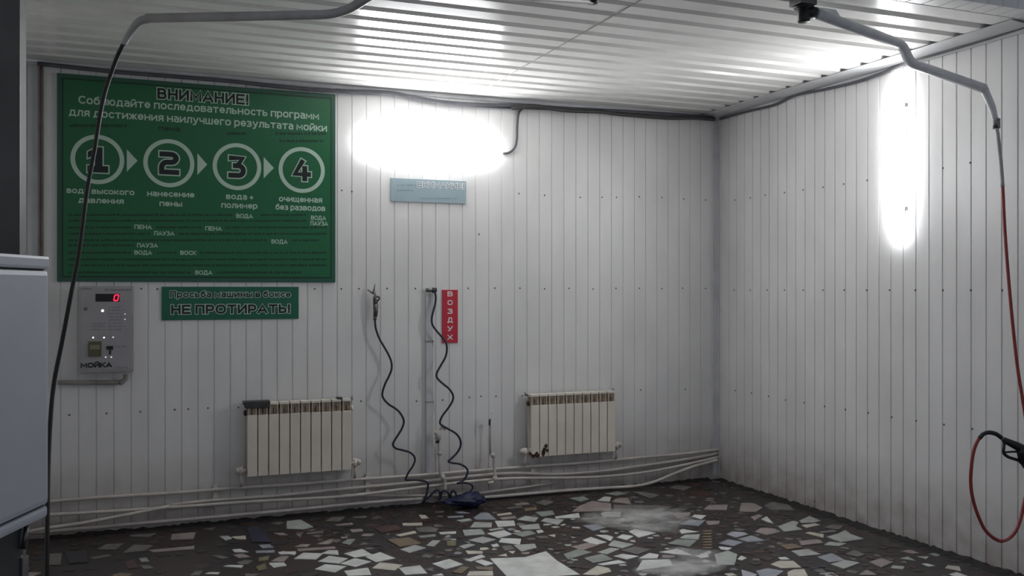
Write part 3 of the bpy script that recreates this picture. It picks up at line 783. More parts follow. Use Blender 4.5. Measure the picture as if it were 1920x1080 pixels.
# ------------------------------------------------------------------ payment terminal
a = onback(147.5, 536.5, 0.09); b = onback(251, 697, 0.09)
pt = thing('payment_terminal', 'grey metal payment terminal with red digit and light buttons under the green board', 'terminal', ((a.x + b.x) / 2, YB, b.z))
TD = 0.09
mb = MB(); mb.box((a.x, YB - TD, b.z), (b.x, YB - 0.001, a.z), bev=0.008); mb.build('housing', M['term'], pt)
mb = MB(); ea = onback(151, 540, TD + 0.003); eb = onback(247, 692, TD + 0.003)
mb.box((ea.x, YB - TD - 0.003, eb.z), (eb.x, YB - TD + 0.004, ea.z), bev=0.002); mb.build('front_panel', M['term'], pt)
D1 = TD + 0.0045
disp = wrect(MB(), 179, 551, 224.5, 565.5, D1, 0.004).build('display', M['black'], pt)
mb = MB(); DD = D1 + 0.0008          # seven segment zero, slightly slanted
def seg(x0, y0, x1, y1, t=1.7):
    p, q = onback(x0, y0, DD), onback(x1, y1, DD)
    mb.tube([p, q], 0.0042, 6)
seg(215.5, 553, 222.8, 553); seg(213.2, 563.7, 220.5, 563.7); seg(215.2, 553.4, 214.4, 558); seg(214.2, 558.7, 213.4, 563.2); seg(222.6, 553.4, 221.8, 558); seg(221.6, 558.7, 220.8, 563.2)
mb.build('digit', M['digit'], disp)
def knob(name, x, y, r, m, dep=0.006):
    c = onback(x, y, D1)
    return MB().lathe([(r, 0), (r, dep * 0.7), (r * 0.7, dep), (0.001, dep)], c + Vector((0, 0.003, 0)), (0, -1, 0), 14).build(name, m, pt)
knob('light', 192.3, 582.6, 0.009, M['led'])
for x, y, k in ((235, 562, 0), (234, 579, 0), (234, 589, 1), (234, 599, 1), (234, 610, 0)):
    knob('button', x, y, 0.0085, M['term'])
    if k: knob('indicator', x, y, 0.0045, M['ledsm'], 0.008)
for x, y, k in ((174.6, 633, 'led'), (195, 633, 'led'), (212, 632.5, 'ledsm')):
    knob('button', x, y, 0.010, M['term']); knob('indicator', x, y, 0.0062, M[k], 0.008)
knob('lock', 161, 579, 0.012, M['steel'], 0.008)
acc = wrect(MB(), 165.5, 640.5, 190, 668.5, D1 + 0.008, 0.014).build('bill_acceptor', M['olive'], pt)
wrect(MB(), 168.5, 647, 187, 655, D1 + 0.0095, 0.003).build('slot', M['slot'], acc)
mb = MB(); wrect(mb, 199.5, 649, 212, 655.5, D1 + 0.004, 0.008); wrect(mb, 204.5, 655, 208, 665, D1 + 0.003, 0.007); mb.build('coin_slot', M['black'], pt)
for x in (198, 208.6): knob('indicator', x, 669.8, 0.0055, M['ledsm'])
wtext('lettering', 'МОЙКА', 151, 210, 684.5, 9.5, D1, M['ink'], pt, 0.0046)
mb = MB()
for yy in range(576, 624, 6): dashes(mb, 203, 228, yy, 1.6, D1)
for yy in (607, 612, 618): dashes(mb, 170, 198, yy, 1.5, D1)
dashes(mb, 196, 246, 543.5, 3, D1); dashes(mb, 218, 238, 650, 2.2, D1); dashes(mb, 216, 240, 689, 2.0, D1); dashes(mb, 152, 172, 541.5, 2.6, D1)
tag(mb.build('printed_text', M['termdim'], pt), kind='stuff')
mb = MB(); mb.tube([onback(236, 702, 0.035), onback(235, 710, 0.035), onback(228, 716, 0.035), onback(215, 717, 0.03), onback(108, 717, 0.03)], 0.016, 10, sm=4)
tag(mb.build('conduit', M['pipeg']), 'short grey conduit bending down from the payment terminal', 'conduit')

# ------------------------------------------------------------------ lamps
def make_lamp():
    root = thing('tube_lamp', 'bright horizontal tube lamp on the back wall above the glare-washed sign', 'lamp', (0, 0, 0))
    root['group'] = 'cold white tube lamps'
    # local frame: X along the lamp, Y = -out of the wall, Z across
    L, Wd = 0.570, 0.112
    def outline(lx, wz):
        pts = []
        for i in range(48):
            a = 2 * math.pi * i / 48
            ca, sa = math.cos(a), math.sin(a)
            pts.append((lx * math.copysign(abs(ca) ** 0.85, ca), wz * math.copysign(abs(sa) ** 0.75, sa)))
        return pts
    def shell(prof, name, m):
        mb = MB(); prev = None
        for d, sx, sz in prof:
            ring = [mb.bm.verts.new((x, -d, z)) for x, z in outline(L * sx, Wd * sz)]
            if prev:
                for i in range(48):
                    f = mb.bm.faces.new((prev[i], prev[(i + 1) % 48], ring[(i + 1) % 48], ring[i])); f.smooth = len(prof) > 5
            else: mb.bm.faces.new(ring)
            prev = ring
        mb.bm.faces.new(prev)
        return mb.build(name, m, root)
    shell(((0.001, 0.88, 0.55), (0.045, 0.88, 0.55), (0.055, 0.97, 0.88), (0.060, 0.975, 0.90)), 'housing', M['housing'])
    shell(((0.0605, 0.985, 0.95), (0.0615, 1.0, 1.0), (0.063, 0.997, 0.985), (0.066, 0.985, 0.92), (0.070, 0.95, 0.76), (0.0725, 0.90, 0.5), (0.0735, 0.8, 0.25)), 'diffuser', M['lamp'])
    for x in (-0.36, 0.36):
        for s in (-1, 1):
            mb = MB(); mb.box((x - 0.012, -0.0385, s * Wd * 0.72 - 0.004), (x + 0.012, -0.020, s * Wd * 0.72 + 0.004)); mb.build('clip', M['steel'], root)
    return root
lamp = make_lamp()
lamp2 = copy_tree(lamp)
lc = onback(806, 275, 0.0)
lamp.location = (lc.x, YB, lc.z)
lq = onright(1689, 297, 0.0)
lamp2.location = (XR, lq.y, lq.z)
lamp2.rotation_euler = (0, math.pi / 2, math.pi / 2) if False else Matrix(((0, 1, 0), (0, 0, 1), (1, 0, 0))).to_euler()
for ch in [x for x in bpy.data.objects if x.parent == lamp2 and x.name.startswith('diffuser')]:
    ch.data = ch.data.copy(); ch.data.materials[0] = M['lampw']
lamp2['label'] = 'bright upright tube lamp on the right wall'

# ------------------------------------------------------------------ cables under the ceiling
def bl(pts, d): return [onback(x, y, d) for x, y in pts]
def rl(pts, d): return [onright(x, y, d) for x, y in pts]
def tubething(name, label, cat, pts, r, m, sm=6, seg=10, group=None):
    return tag(MB().tube(pts, r, seg, sm=sm).build(name, m), label, cat, group)
G = 'cables along the top of the walls'
tubething('ceiling_cable', 'long grey cable along the top of the back wall, highest of the bundle', 'cable',
          bl([(70, 119), (200, 133), (320, 143), (430, 152), (520, 162), (600, 169), (720, 173), (765, 180), (830, 191), (900, 196), (975, 198), (1050, 203), (1150, 208), (1250, 214), (1338, 220)], 0.05), 0.015, M['cable'], group=G)
tubething('ceiling_cable', 'thick dark cable sagging under the ceiling right of the wall lamp', 'cable',
          bl([(960, 203), (1000, 199), (1060, 207), (1130, 210), (1160, 214), (1250, 221), (1300, 221), (1340, 224)], 0.085), 0.017, M['cabled'], group=G)
tubething('ceiling_cable', 'thin grey cable sagging above the back wall lamp', 'cable',
          bl([(636, 172), (700, 175), (745, 173), (790, 186), (850, 195), (910, 200), (975, 203), (1040, 205)], 0.022), 0.009, M['cable'], group=G)
tubething('ceiling_cable', 'dark cable sagging below the ceiling strip of the right wall', 'cable',
          rl([(1350, 223), (1400, 209), (1450, 197), (1490, 179), (1540, 169), (1600, 155), (1640, 142), (1665, 132), (1700, 116), (1760, 99), (1850, 72), (1925, 48)], 0.025), 0.011, M['cable'], group=G)
tubething('lamp_cable', 'short grey cable dropping from the bundle to the back wall lamp', 'cable',
          bl([(981, 203), (973, 212), (970, 235), (969, 262), (965, 277), (955, 286), (943, 288)], 0.018), 0.0095, M['cable'])
tubething('wall_cable', 'stained upright cable in the left corner beside the large green board', 'cable',
          [Vector((-0.577, YB - 0.020, z)) for z in (ZC - 0.03, 3.0, 2.6, 2.3, 2.0, 1.6)], 0.013, M['cableb'])

# ------------------------------------------------------------------ heating pipes along the foot of the back wall
GP = 'heating pipes along the foot of the back wall'
def pipe(label, pts, d, r, m='pipe', name='heating_pipe'):
    return tubething(name, label, 'pipe', bl(pts, d), r, M[m], sm=5, group=GP)
pipe('topmost heating pipe running under both radiators', [(58, 943), (97, 940), (200, 932), (330, 924), (440, 915), (560, 907), (640, 901), (760, 893), (900, 882), (1000, 874), (1100, 867), (1200, 858), (1280, 851), (1347, 843)], 0.035, 0.0125)
pipe('second heating pipe from the top, rising into the right corner', [(310, 948), (400, 938), (520, 929), (640, 917), (760, 906), (880, 893), (960, 887), (1040, 889), (1120, 884), (1200, 874), (1280, 862), (1347, 850)], 0.035, 0.0125)
pipe('third heating pipe with a shallow sag right of the wall taps', [(58, 967), (97, 965), (220, 958), (340, 950), (480, 940), (640, 931), (760, 917), (880, 903), (960, 897), (1060, 896), (1140, 893), (1220, 884), (1300, 868), (1347, 857)], 0.066, 0.0125)
pipe('slanting pipe rising behind the left ends of the heating pipes', [(49, 998), (92, 990), (160, 980), (240, 965), (318, 949)], 0.10, 0.013)
pipe('greyed pipe just above the floor line left of the blue heap', [(48, 1000), (92, 997), (200, 987), (313, 977), (440, 966), (560, 955), (640, 947), (720, 940), (792, 935)], 0.04, 0.013)
pipe('thin pipe rising from the floor left of the right radiator', [(895, 925), (940, 919), (1000, 911), (1056, 902)], 0.03, 0.0095)
pipe('thin lower pipe bowing past the hanging hoses', [(640, 928), (720, 929), (780, 929), (850, 928), (893, 925)], 0.025, 0.010)
hp = [onback(1056, 926, 0.03)]
tubething('water_hose', 'white hose lying on the floor and curving up into the right corner', 'hose',
          [Vector((onback(px_, 900).x, YB - d_, 0.0245)) for px_, d_ in ((878, 0.035), (925, 0.05), (1000, 0.055), (1060, 0.06), (1120, 0.09), (1175, 0.12))] + [onback(1225, 904, 0.12), onback(1262, 889, 0.11), onback(1297, 876, 0.10), onback(1325, 868, 0.095), onback(1345, 862.5, 0.09)], 0.0135, M['pipe'], sm=8)
# grey plastic brackets holding the pipes
def bracket(label, px, y0, y1):
    a = onback(px - 4, y0, 0.03); b = onback(px + 4, y1, 0.03)
    t = thing('pipe_bracket', label, 'bracket', ((a.x + b.x) / 2, YB, b.z), 'pipe brackets on the back wall')
    MB().box((a.x, YB - 0.026, b.z), (b.x, YB - 0.001, a.z), bev=0.003).build('rail', M['pipe'], t)
    n = 3
    for i in range(n):
        z = b.z + (a.z - b.z) * (i + 0.5) / n
        MB().box((a.x - 0.004, YB - 0.034, z - 0.012), (b.x + 0.004, YB - 0.02, z + 0.012), bev=0.003).build('clip', M['pipe'], t)
bracket('white pipe bracket left of the left radiator', 404, 911, 952)
bracket('white pipe bracket right of the left radiator', 690, 889, 932)
bracket('white pipe bracket on the pipes left of the right radiator', 1000, 868, 905)
a = onback(799.5, 550, 0.028); b = onback(813, 886, 0.028)
dt = thing('cable_duct', 'tall white duct running up the wall beside the red plate', 'duct', ((a.x + b.x) / 2, YB, b.z))
mb = MB(); mb.box((a.x, YB - 0.024, b.z), (b.x - 0.012, YB - 0.001, a.z), bev=0.003); mb.box((b.x - 0.018, YB - 0.018, b.z), (b.x, YB - 0.001, a.z), bev=0.003)
mb.build('channel', M['trim'], dt)
for yy in (640, 754):
    q = onback(805, yy, 0.028)
    MB().box((a.x - 0.002, YB - 0.026, q.z - 0.007), (b.x + 0.002, YB - 0.0005, q.z + 0.007), bev=0.002).build('joint_clip', M['pipeg'], dt)
q = onback(808, 544, 0.03)
t = thing('hose_fitting', 'dark hose fitting at the top of the tall white pipe', 'fitting', q)
MB().cyl((q.x - 0.04, q.y, q.z), (q.x + 0.045, q.y, q.z), 0.016, 12).build('elbow', M['steel'], t)
MB().cyl((q.x + 0.01, q.y, q.z), (q.x + 0.045, q.y, q.z), 0.021, 8).build('nut', M['black'], t)

# wall taps
def tap(label, px, ytop, ybot, name='water_tap'):
    q = onback(px, ytop, 0.096); f = onback(px, ybot, 0.096)
    t = thing(name, label, 'tap', (q.x, YB, f.z), 'taps on the pipes of the back wall')
    return t, q, f
t, q, f = tap('white plastic tap on an upright pipe behind the right coiled hose', 823, 808, 925)
mb = MB(); mb.tube([onback(822, 808, .096), onback(824, 860, .096), onback(826, 888, .096), onback(832, 893, .096), onback(834, 905, .096), onback(834, 927, .096)], 0.0125, 12, sm=3); mb.build('pipe', M['pipe'], t)
for a_, b_ in (((824, 846), (824, 853)), ((829, 890), (832, 900))):
    MB().cyl(onback(*a_, .096), onback(*b_, .096), 0.019, 12).build('sleeve', M['pipe'], t)
MB().cyl(onback(821, 824, .096), onback(822, 806, .096), 0.024, 14).build('valve_body', M['pipe'], t)
MB().cyl(onback(814, 812, .096), onback(821, 811, .105), 0.016, 12).build('outlet', M['pipe'], t)
mb = MB(); mb.tube([onback(822, 810, .10), onback(829, 800, .115), onback(834, 806, .115)], 0.010, 8); mb.build('handle', M['pipe'], t)
MB().lathe([(0.012, 0), (0.018, 0.006), (0.014, 0.02), (0.004, 0.022)], onback(820, 826, .10), (0, -0.4, -1), 10).build('drain_plug', M['rust'], t)
t, q, f = tap('white tap pipe with a hooked foot between the hoses and the right radiator', 922, 775, 905)
mb = MB(); mb.tube([onback(923, 852, .096), onback(926, 858, .096), onback(927, 880, .096), onback(928, 897, .096), onback(926, 903, .096), onback(915, 906, .10)], 0.0125, 12, sm=3); mb.build('pipe', M['pipe'], t)
MB().cyl(onback(919, 795, .06), onback(919, 853, .06), 0.0065, 10).build('thin_riser', M['pipeg'], t)
MB().cyl(onback(919, 786, .06), onback(919, 797, .06), 0.013, 10).build('valve_body', M['cabled'], t)
mb = MB(); mb.obox(onback(923, 785, .105), (0.010, 0, 0), (0, 0.006, 0), (0.006, 0, 0.062), 0.004); mb.build('handle', M['white'], t)
MB().cyl(onback(919, 787, .06), onback(923, 787, .072), 0.008, 10).build('stem', M['steel'], t)
for b0, b1 in (((926, 857), (923, 850)), ((928, 893), (928, 902))):
    MB().cyl(onback(*b0, .096), onback(*b1, .096), 0.019, 12).build('sleeve', M['pipe'], t)

# ------------------------------------------------------------------ radiators
def radiator(label, x0, x1, yt0, yb0, tape, corner_rust):
    dF = 0.125
    a = onback(x0, yt0, dF); b = onback(x0, yb0, dF); c = onback(x1, yt0, dF)
    zb_, zt_ = b.z, a.z
    W = c.x - a.x; n = 10; pw = W / n
    root = thing('radiator', label, 'radiator', ((a.x + c.x) / 2, YB, zb_), 'sectional radiators on the back wall')
    for i in range(n):
        xl = a.x + i * pw + 0.0035; xr = a.x + (i + 1) * pw - 0.0035
        mb = MB()
        mb.box((xl, YB - dF, zb_ + 0.002), (xr, YB - dF + 0.014, zt_ - 0.10), bev=0.004)      # front plate
        mb.box((xl + 0.03, YB - dF + 0.01, zb_ + 0.03), (xl + 0.036, YB - 0.045, zt_ - 0.05))   # middle web
        mb.box((xl + 0.004, YB - 0.052, zb_ + 0.03), (xr - 0.004, YB - 0.042, zt_ - 0.05))      # rear plate
        mb.box((xl + 0.001, YB - dF + 0.004, zt_ - 0.030), (xr - 0.001, YB - 0.042, zt_ - 0.010), bev=0.005)   # head
        mb.cyl((xl, YB - 0.08, zb_ + 0.045), (xr, YB - 0.08, zb_ + 0.045), 0.024, 12)
        mb.cyl((xl, YB - 0.08, zt_ - 0.085), (xr, YB - 0.08, zt_ - 0.085), 0.024, 12)
        for k in (0.12, 0.88):
            xx = xl + (xr - xl) * k
            mb.box((xx - 0.002, YB - dF + 0.006, zt_ - 0.10), (xx + 0.002, YB - 0.05, zt_ - 0.025))
        sec = mb.build('section', M['rad'], root)
        MB().box((xl + 0.001, YB - dF + 0.010, zt_ - 0.098), (xr - 0.001, YB - 0.05, zt_ - 0.032)).build('grille', M['radgap'], sec)
    for sx, xx in ((-1, a.x), (1, c.x)):
        v = MB(); v.cyl((xx, YB - 0.08, zb_ + 0.045), (xx + sx * 0.05, YB - 0.08, zb_ + 0.045), 0.016, 12); v.cyl((xx + sx * 0.035, YB - 0.08, zb_ + 0.015), (xx + sx * 0.035, YB - 0.08, zb_ + 0.075), 0.019, 12)
        vo = v.build('valve', M['rad'], root)
        MB().lathe([(0.014, 0), (0.024, 0.004), (0.024, 0.02), (0.014, 0.03), (0.001, 0.031)], (xx + sx * 0.05, YB - 0.08, zb_ + 0.045), (sx, 0, 0.2), 14).build('valve_knob', M['pipe'], vo)
        MB().tube([(xx + sx * 0.035, YB - 0.08, zb_ + 0.02), (xx + sx * 0.035, YB - 0.08, zb_ - 0.04), (xx + sx * 0.035, YB - 0.06, zb_ - 0.075)], 0.012, 10).build('connecting_pipe', M['pipe'], root)
        MB().lathe([(0.022, 0), (0.022, 0.012), (0.012, 0.018), (0.001, 0.019)], (xx, YB - 0.08, zt_ - 0.085), (sx, 0, 0), 12).build('plug', M['rust'] if sx < 0 else M['rad'], root)
        MB().tube([(xx - sx * 0.02, YB - 0.045, zt_ - 0.02), (xx + sx * 0.018, YB - 0.045, zt_ - 0.02), (xx + sx * 0.018, YB - 0.045, zt_ + 0.004)], 0.007, 8).build('hanger', M['steel'], root)
    if tape:
        mb = MB(); mb.box((a.x - 0.012, YB - dF - 0.004, zt_ - 0.048), (a.x + 2.15 * pw, YB - 0.04, zt_ + 0.003), bev=0.006)
        o = mb.build('tape', M['tape'], root); o['label'] = 'dark tape wrapped over the top left corner'
        mb = MB(); mb.box((a.x + 8.6 * pw, YB - dF + 0.005, zt_ - 0.03), (a.x + 9.1 * pw, YB - 0.045, zt_ + 0.003), bev=0.004)
        o = mb.build('tape', M['tape'], root); o['label'] = 'small dark tape patch near the top right corner'
    if corner_rust:
        mb = MB()
        for xx, zz, r0 in ((0.05, 0.02, .022), (0.11, 0.03, .02), (0.125, 0.055, .018), (0.135, 0.085, .016), (0.15, 0.05, .014), (0.0, 0.03, .014), (0.018, 0.012, .018)):
            pl = []
            for i in range(9):
                an = 2 * math.pi * i / 9; rr = r0 * random.uniform(0.6, 1.25)
                pl.append((a.x + xx + rr * math.cos(an), YB - dF - 0.0012, zb_ + zz + rr * 1.3 * math.sin(an)))
            mb.prism(pl, (0, 0.0014, 0))
        o = mb.build('rust_patch', M['rust'], root); o['label'] = 'rust eating the lower left corner'
    return root
radiator('left cream radiator with dark tape over its top corner', 463, 660, 754, 895, True, False)
radiator('right cream radiator with a rusty lower corner', 995.5, 1154.5, 738, 858, False, True)

# ------------------------------------------------------------------ air gun, coiled hoses, blue heap
q = onback(703, 565, 0.05)
ag = thing('air_gun', 'small dull metal air gun hooked on the wall above the left coiled hose', 'air gun', q, None)
DA = 0.05
MB().tube([onback(701, 546, DA), onback(703, 560, DA), onback(704.5, 575, DA)], (lambda t_: 0.012 + 0.008 * t_), 12).build('barrel', M['airgun'], ag)
MB().tube([onback(704.5, 570, DA), onback(704.5, 584, DA), onback(703.5, 594, DA)], (lambda t_: 0.022 - 0.006 * t_), 12).build('grip', M['airgun'], ag)
MB().cyl(onback(700.5, 548, DA), onback(703, 532, DA), 0.007, 10, r2=0.004).build('nozzle', M['steel'], ag)
MB().tube([onback(702, 553, DA), onback(695, 547, DA), onback(689, 543, DA)], 0.006, 8).build('hook', M['steel'], ag)
MB().tube([onback(706, 556, DA), onback(711, 557, DA), onback(711.5, 560, DA), onback(707, 566, DA)], 0.007, 8).build('trigger', M['airgun'], ag)
MB().cyl(onback(699.5, 552, DA + .01), onback(699.5, 560, DA + .01), 0.004, 8).build('lever', M['white'], ag)
MB().cyl(onback(703.5, 592, DA), onback(703, 600, DA), 0.014, 12).build('coupling', M['steel'], ag)
GH = 'spiral air hoses hanging on the back wall'
h1 = [(703, 598), (703.5, 607), (705, 617), (711, 634), (720, 650), (729, 666), (734, 680), (734, 693), (729, 706), (722, 720), (717, 737), (719, 747), (729, 758), (740, 765), (750, 774), (757, 788), (755, 800), (748, 813), (739, 827), (737, 835), (743, 841), (755, 844), (768, 848), (776, 855), (778, 863), (774, 874), (766, 886), (761, 897), (763, 900), (780, 900), (796, 902), (802, 906), (802, 915), (800, 926), (795, 938), (793, 942)]
def hoseline(px, d0, d1):
    n = len(px); return [onback(x, y, d0 + (d1 - d0) * min(1, i / (n - 1))) for i, (x, y) in enumerate(px)]
pts1 = hoseline(h1, 0.05, 0.12)
loops = [(797, 938), (806, 930), (815, 921), (821, 919), (825, 924), (823, 938), (827, 930), (829, 922), (835, 920), (841, 926), (844, 938), (845, 928), (848, 921), (852, 921), (856, 929), (859, 938)]
pts1 += [onback(x, y, 0.13 + 0.006 * i) for i, (x, y) in enumerate(loops)]
pts1 = [Vector((p.x, p.y, max(p.z, 0.012))) for p in pts1]
tubething('air_hose', 'left spiral hose, dark, hanging in waves from the air gun', 'hose', pts1, 0.0085, M['bluehose'], sm=5, seg=8, group=GH)
h2 = [(811, 544), (815, 547), (817, 556), (816, 570), (812, 585), (809.5, 598), (811, 609), (819, 621), (829, 632), (836, 642), (838, 655), (835, 670), (826, 686), (819, 700), (820, 709), (830, 719), (842, 729), (849, 740), (849, 750), (842, 763), (830, 779), (825, 791), (828, 797), (840, 804), (855, 813), (863, 825), (863, 838), (856, 850), (846, 860), (841, 865), (848, 868), (862, 870), (873, 876), (877, 884), (873, 895), (865, 903), (858, 906), (866, 905), (878, 906), (886, 911), (885, 918), (877, 925), (868, 929), (862, 934)]
tubething('air_hose', 'right spiral hose, dark, hanging in waves past the red plate', 'hose', [Vector((p.x, p.y, max(p.z, 0.012))) for p in hoseline(h2, 0.05, 0.20)], 0.0085, M['bluehose'], sm=5, seg=8, group=GH)

def heap():
    bm = bmesh.new()
    bmesh.ops.create_icosphere(bm, subdivisions=4, radius=1.0)
    c = onfloor(882, 950)
    from mathutils import noise as nz
    for v in bm.verts:
        d = 1 + 0.22 * nz.noise(v.co * 2.3) + 0.10 * nz.noise(v.co * 6)
        z = v.co.z * d
        lft = max(0.0, -v.co.x); z *= 1 - 0.5 * lft
        v.co = Vector((c.x + v.co.x * d * 0.115 * (1 + 1.0 * lft), c.y + v.co.y * d * 0.10, 0.052 + max(-0.8, z) * 0.062))
        v.co.y = min(v.co.y, YB - 0.02)
    lo = min(v.co.z for v in bm.verts)
    for v in bm.verts: v.co.z += 0.005 - lo
    for f in bm.faces: f.smooth = True
    me = bpy.data.meshes.new('blue_bag'); bm.to_mesh(me); bm.free(); me.materials.append(M['bluerag'])
    o = bpy.data.objects.new('blue_bag', me); C.objects.link(o)
    tag(o, 'crumpled navy blue bag heaped on the floor at the foot of the hoses', 'bag')
heap()

# ------------------------------------------------------------------ swivel booms with hoses
q = at(1507, 8, 5.2)
piv = Vector((q.x, q.y, ZC))
bm_r = thing('swivel_boom', 'grey cranked boom on the right, bolted to the ceiling by a bracket', 'boom', piv, 'swivel hose booms under the ceiling')
mb = MB(); mb.box((piv.x - 0.06, piv.y - 0.05, ZC - 0.035), (piv.x + 0.05, piv.y + 0.05, ZC - 0.0005), bev=0.004); mb.build('mounting_plate', M['steel'], bm_r)
e0 = at(1530, 25, 5.2); e1 = at(1692, 84, 5.58); e2 = at(1706, 118, 5.6); e3 = at(1845, 166, 5.72); e4 = at(1862, 205, 5.74); e5 = at(1868, 232, 5.75)
MB().lathe([(0.055, 0), (0.055, -0.012), (0.035, -0.018), (0.035, -0.08), (0.03, -0.09), (0.001, -0.09)], (piv.x, piv.y, ZC - 0.035), (0, 0, 1), 18).build('swivel', M['black'], bm_r)
MB().tube([Vector((piv.x + 0.01, piv.y, e0.z + 0.012)), e0], 0.034, 14).build('collar', M['black'], bm_r)
def rounded(pts, rad=0.05, n=5):
    P = [Vector(p) for p in pts]; out = [P[0]]
    for i in range(1, len(P) - 1):
        a, b, c = P[i - 1], P[i], P[i + 1]
        u = (a - b); v = (c - b); k = min(rad, u.length * 0.45, v.length * 0.45)
        s, e_ = b + u.normalized() * k, b + v.normalized() * k
        for j in range(n + 1):
            t_ = j / n; out.append(s * (1 - t_) ** 2 + b * 2 * t_ * (1 - t_) + e_ * t_ ** 2)
    out.append(P[-1]); return out
MB().tube(rounded([e0, e1, e2, e3], 0.045), 0.029, 14).build('arm', M['boomlight'], bm_r)
MB().tube(rounded([e3 + (e2 - e3).normalized() * 0.01, e3 + (e4 - e3) * 0.12, e4, e5], 0.03), (lambda t_: 0.028 - 0.010 * t_), 12).build('outlet_bend', M['boomlight'], bm_r)
MB().cyl(e5 + Vector((0, 0, 0.03)), e5 - Vector((0, 0, 0.03)), 0.023, 12).build('coupling', M['steel'], bm_r)
g0 = at(1545, 6, 5.2); g1 = at(1560, 32, 5.27)
mb = MB()
mb.prism([Vector((piv.x + 0.06, piv.y, ZC - 0.03)), e0 + Vector((0.02, 0, 0.02)), e0.lerp(e1, 0.3) + Vector((0, 0, 0.012)), Vector((e0.lerp(e1, 0.22).x, e0.lerp(e1, 0.22).y, ZC - 0.03))], (0, 0.010, 0))
mb.build('gusset', M['boomlight'], bm_r)

lp = [at(640, 27, 4.19), at(275, 34, 4.27)]
l_up = at(716, -22, 4.02)
pl_ = Vector((2.2, 4.35, ZC))
bm_l = thing('swivel_boom', 'dark grey boom reaching over the large green board', 'boom', pl_, 'swivel hose booms under the ceiling')
far = l_up + (l_up - lp[0]).normalized() * 0.1
m0 = Vector((pl_.x, pl_.y, ZC - 0.11))
step_top = Vector((l_up.x, l_up.y, l_up.z))
MB().box((pl_.x - 0.085, pl_.y - 0.06, ZC - 0.035), (pl_.x + 0.085, pl_.y + 0.06, ZC - 0.0005), bev=0.004).build('mounting_plate', M['steel'], bm_l)
MB().lathe([(0.055, 0), (0.055, -0.012), (0.035, -0.018), (0.035, -0.08), (0.03, -0.09), (0.001, -0.09)], (pl_.x, pl_.y, ZC - 0.035), (0, 0, 1), 18).build('swivel', M['black'], bm_l)
tip = [lp[1], at(248, 52, 4.29), at(236, 82, 4.30)]
MB().tube(rounded([m0, step_top, lp[0], lp[1]], 0.10, 7), 0.0205, 14).build('arm', M['boom'], bm_l)
MB().tube(smooth([lp[1] + (lp[0] - lp[1]).normalized() * 0.02, at(262, 40, 4.275), at(249, 54, 4.29), at(239, 69, 4.30), at(231, 84, 4.30)], 5), (lambda t_: 0.020 - 0.007 * t_), 12).build('outlet_bend', M['boom'], bm_l)

hl = [at(233, 80, 4.30), at(227, 91, 4.30), at(219, 108, 4.31), at(207, 141, 4.32), at(197, 172, 4.32), at(187, 218, 4.32), at(177, 283, 4.32), at(163, 360, 4.30), at(149, 468, 4.28), at(134, 547, 4.27), at(117, 637, 4.26), at(102, 713, 4.25), at(95, 780, 4.22), at(91, 860, 4.18), at(89, 960, 4.12), at(88, 1080, 4.08), at(90, 1200, 4.06)]
p_end = hl[-1]
hl += [Vector((p_end.x + 0.02, p_end.y - 0.02, 0.06)), Vector((p_end.x + 0.12, p_end.y - 0.14, 0.016)), Vector((p_end.x + 0.2, p_end.y - 0.45, 0.014)), Vector((p_end.x + 0.1, p_end.y - 0.8, 0.014))]
tubething('pressure_hose', 'long black hose hanging from the left boom across the green board', 'hose', hl, 0.0098, M['hose'], sm=6)

# red hose and spray gun on the right
GX = 0.17
zg = 5.42
gun_pts = lambda x, y, z=zg: at(x, y, z)
sg = thing('spray_gun', 'black spray gun with an open trigger guard at the right edge', 'spray gun', gun_pts(1900, 850), None)
mb = MB(); mb.tube([gun_pts(1881, 824), gun_pts(1893, 830), gun_pts(1906, 836), gun_pts(1925, 846)], (lambda t_: 0.016 + 0.012 * t_), 12); mb.build('barrel', M['gun'], sg)
mb = MB(); mb.tube(rounded([gun_pts(1883, 828), gun_pts(1881, 850), gun_pts(1890, 857), gun_pts(1912, 864)], 0.03), 0.009, 10); mb.build('trigger_guard', M['gun'], sg)
mb = MB(); mb.tube([gun_pts(1884, 848), gun_pts(1898, 847), gun_pts(1910, 847)], 0.006, 8); mb.build('trigger', M['gun'], sg)
mb = MB(); mb.tube([gun_pts(1917, 838), gun_pts(1917, 850), gun_pts(1920, 868)], (lambda t_: 0.034 - 0.008 * t_), 12); mb.tube([gun_pts(1917, 862), gun_pts(1930, 880), gun_pts(1950, 905)], 0.024, 12); mb.build('grip', M['gun'], sg)
mb = MB(); mb.cyl(gun_pts(1876, 820), gun_pts(1884, 826), 0.011, 12); mb.build('coupling', M['steel'], sg)
mb = MB(); mb.tube([gun_pts(1925, 846), gun_pts(1990, 876, 5.25), gun_pts(2060, 905, 5.05)], 0.011, 10); mb.build('lance', M['steel'], sg)
gh = onright(1960, 861, 0.001)
loop = [(1878, 821), (1868, 814), (1856, 811), (1845, 813), (1836, 822), (1828, 838), (1823, 860), (1820.5, 885), (1820, 905), (1822, 925), (1828, 950), (1836, 972), (1846, 992), (1858, 1005), (1870, 1012.5), (1880, 1014.5), (1893, 1009), (1905, 995), (1913, 975), (1920, 945), (1928, 900), (1930, 860), (1925, 800), (1916, 740), (1908, 690), (1898, 600), (1890, 510), (1884, 430), (1880, 350), (1876, 300), (1871, 255), (1868.5, 240)]
n = len(loop); lpts = []
for i, (x, y) in enumerate(loop):
    z = zg if i < 16 else min(5.74, zg + 0.11 + 0.24 * (i - 15) / (n - 16))
    lpts.append(at(x, y, z))
rh = thing('pressure_hose', 'red hose hanging from the right boom and looping up to the spray gun', 'hose', lpts[-1])
MB().tube(smooth(lpts, 6), 0.0098, 10).build('hose', M['redhose'], rh)
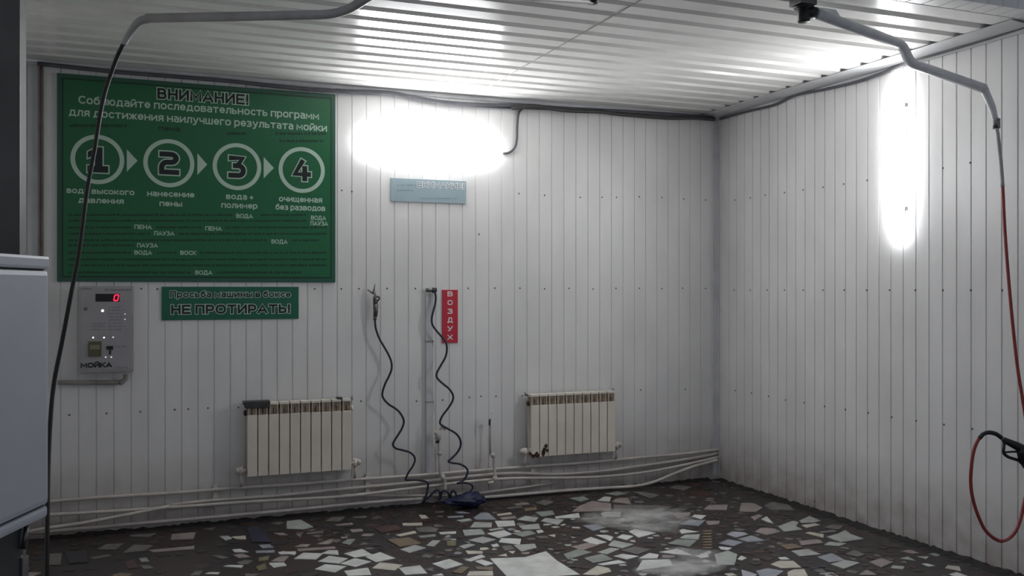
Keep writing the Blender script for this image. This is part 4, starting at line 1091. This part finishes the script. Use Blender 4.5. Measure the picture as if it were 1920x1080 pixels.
MB().tube(smooth(lpts[:5], 6), 0.0125, 10).build('bend_guard', M['hose'], rh)
MB().tube(smooth(lpts[-4:], 6), 0.0118, 10).build('bend_guard', M['boom'], rh)

# ------------------------------------------------------------------ white cabinet on the left, close to the camera
def cb(lat, dep, z): return Vector((0, 0, z)) + RT * lat + FW * dep
cz = 3.2; latR = (92 - 960) / FPX * cz
zt_ = H + 62 / FPX * cz; zlid = H + 38 / FPX * cz; zb_ = H - 424 / FPX * cz; zseam = H - 402 / FPX * cz
cab = thing('equipment_cabinet', 'white enamel cabinet with overhanging lid on a dark base at the left edge', 'cabinet', cb(latR - 0.3, cz - 0.4, 0))
def cbox(l0, l1, d0, d1, z0, z1, bev):
    return MB().obox(cb((l0 + l1) / 2, (d0 + d1) / 2, (z0 + z1) / 2), RT * (l1 - l0) / 2, FW * (d1 - d0) / 2, UP * (z1 - z0) / 2, bev)
cbox(latR - 0.6, latR, cz - 0.8, cz, zseam + 0.003, zlid - 0.004, 0.018).build('body', M['cab'], cab)
cbox(latR - 0.59, latR - 0.012, cz - 0.79, cz - 0.012, zb_ + 0.01, zt_ - 0.02, 0.0).build('inner_frame', M['seam'], cab)
cbox(latR - 0.61, latR + 0.006, cz - 0.81, cz - 0.008, zlid, zt_, 0.010).build('lid', M['cab'], cab)
cbox(latR - 0.6, latR - 0.002, cz - 0.8, cz - 0.004, zb_, zseam - 0.004, 0.012).build('bottom_rail', M['cab'], cab)
cbox(latR - 0.55, latR - 0.055, cz - 0.75, cz - 0.055, 0.0, zb_ + 0.005, 0.02).build('base', M['drum'], cab)
mb = MB(); mb.tube([cb(latR - 0.045, cz - 0.06, zb_ - 0.01), cb(latR - 0.04, cz - 0.075, zb_ - 0.045), cb(latR - 0.045, cz - 0.08, zb_ - 0.09)], 0.009, 8); mb.build('latch', M['steel'], cab)
cbox(latR - 0.075, latR - 0.048, cz - 0.08, cz - 0.04, 0.30, zb_ - 0.12, 0.004).build('base_post', M['steel'], cab)
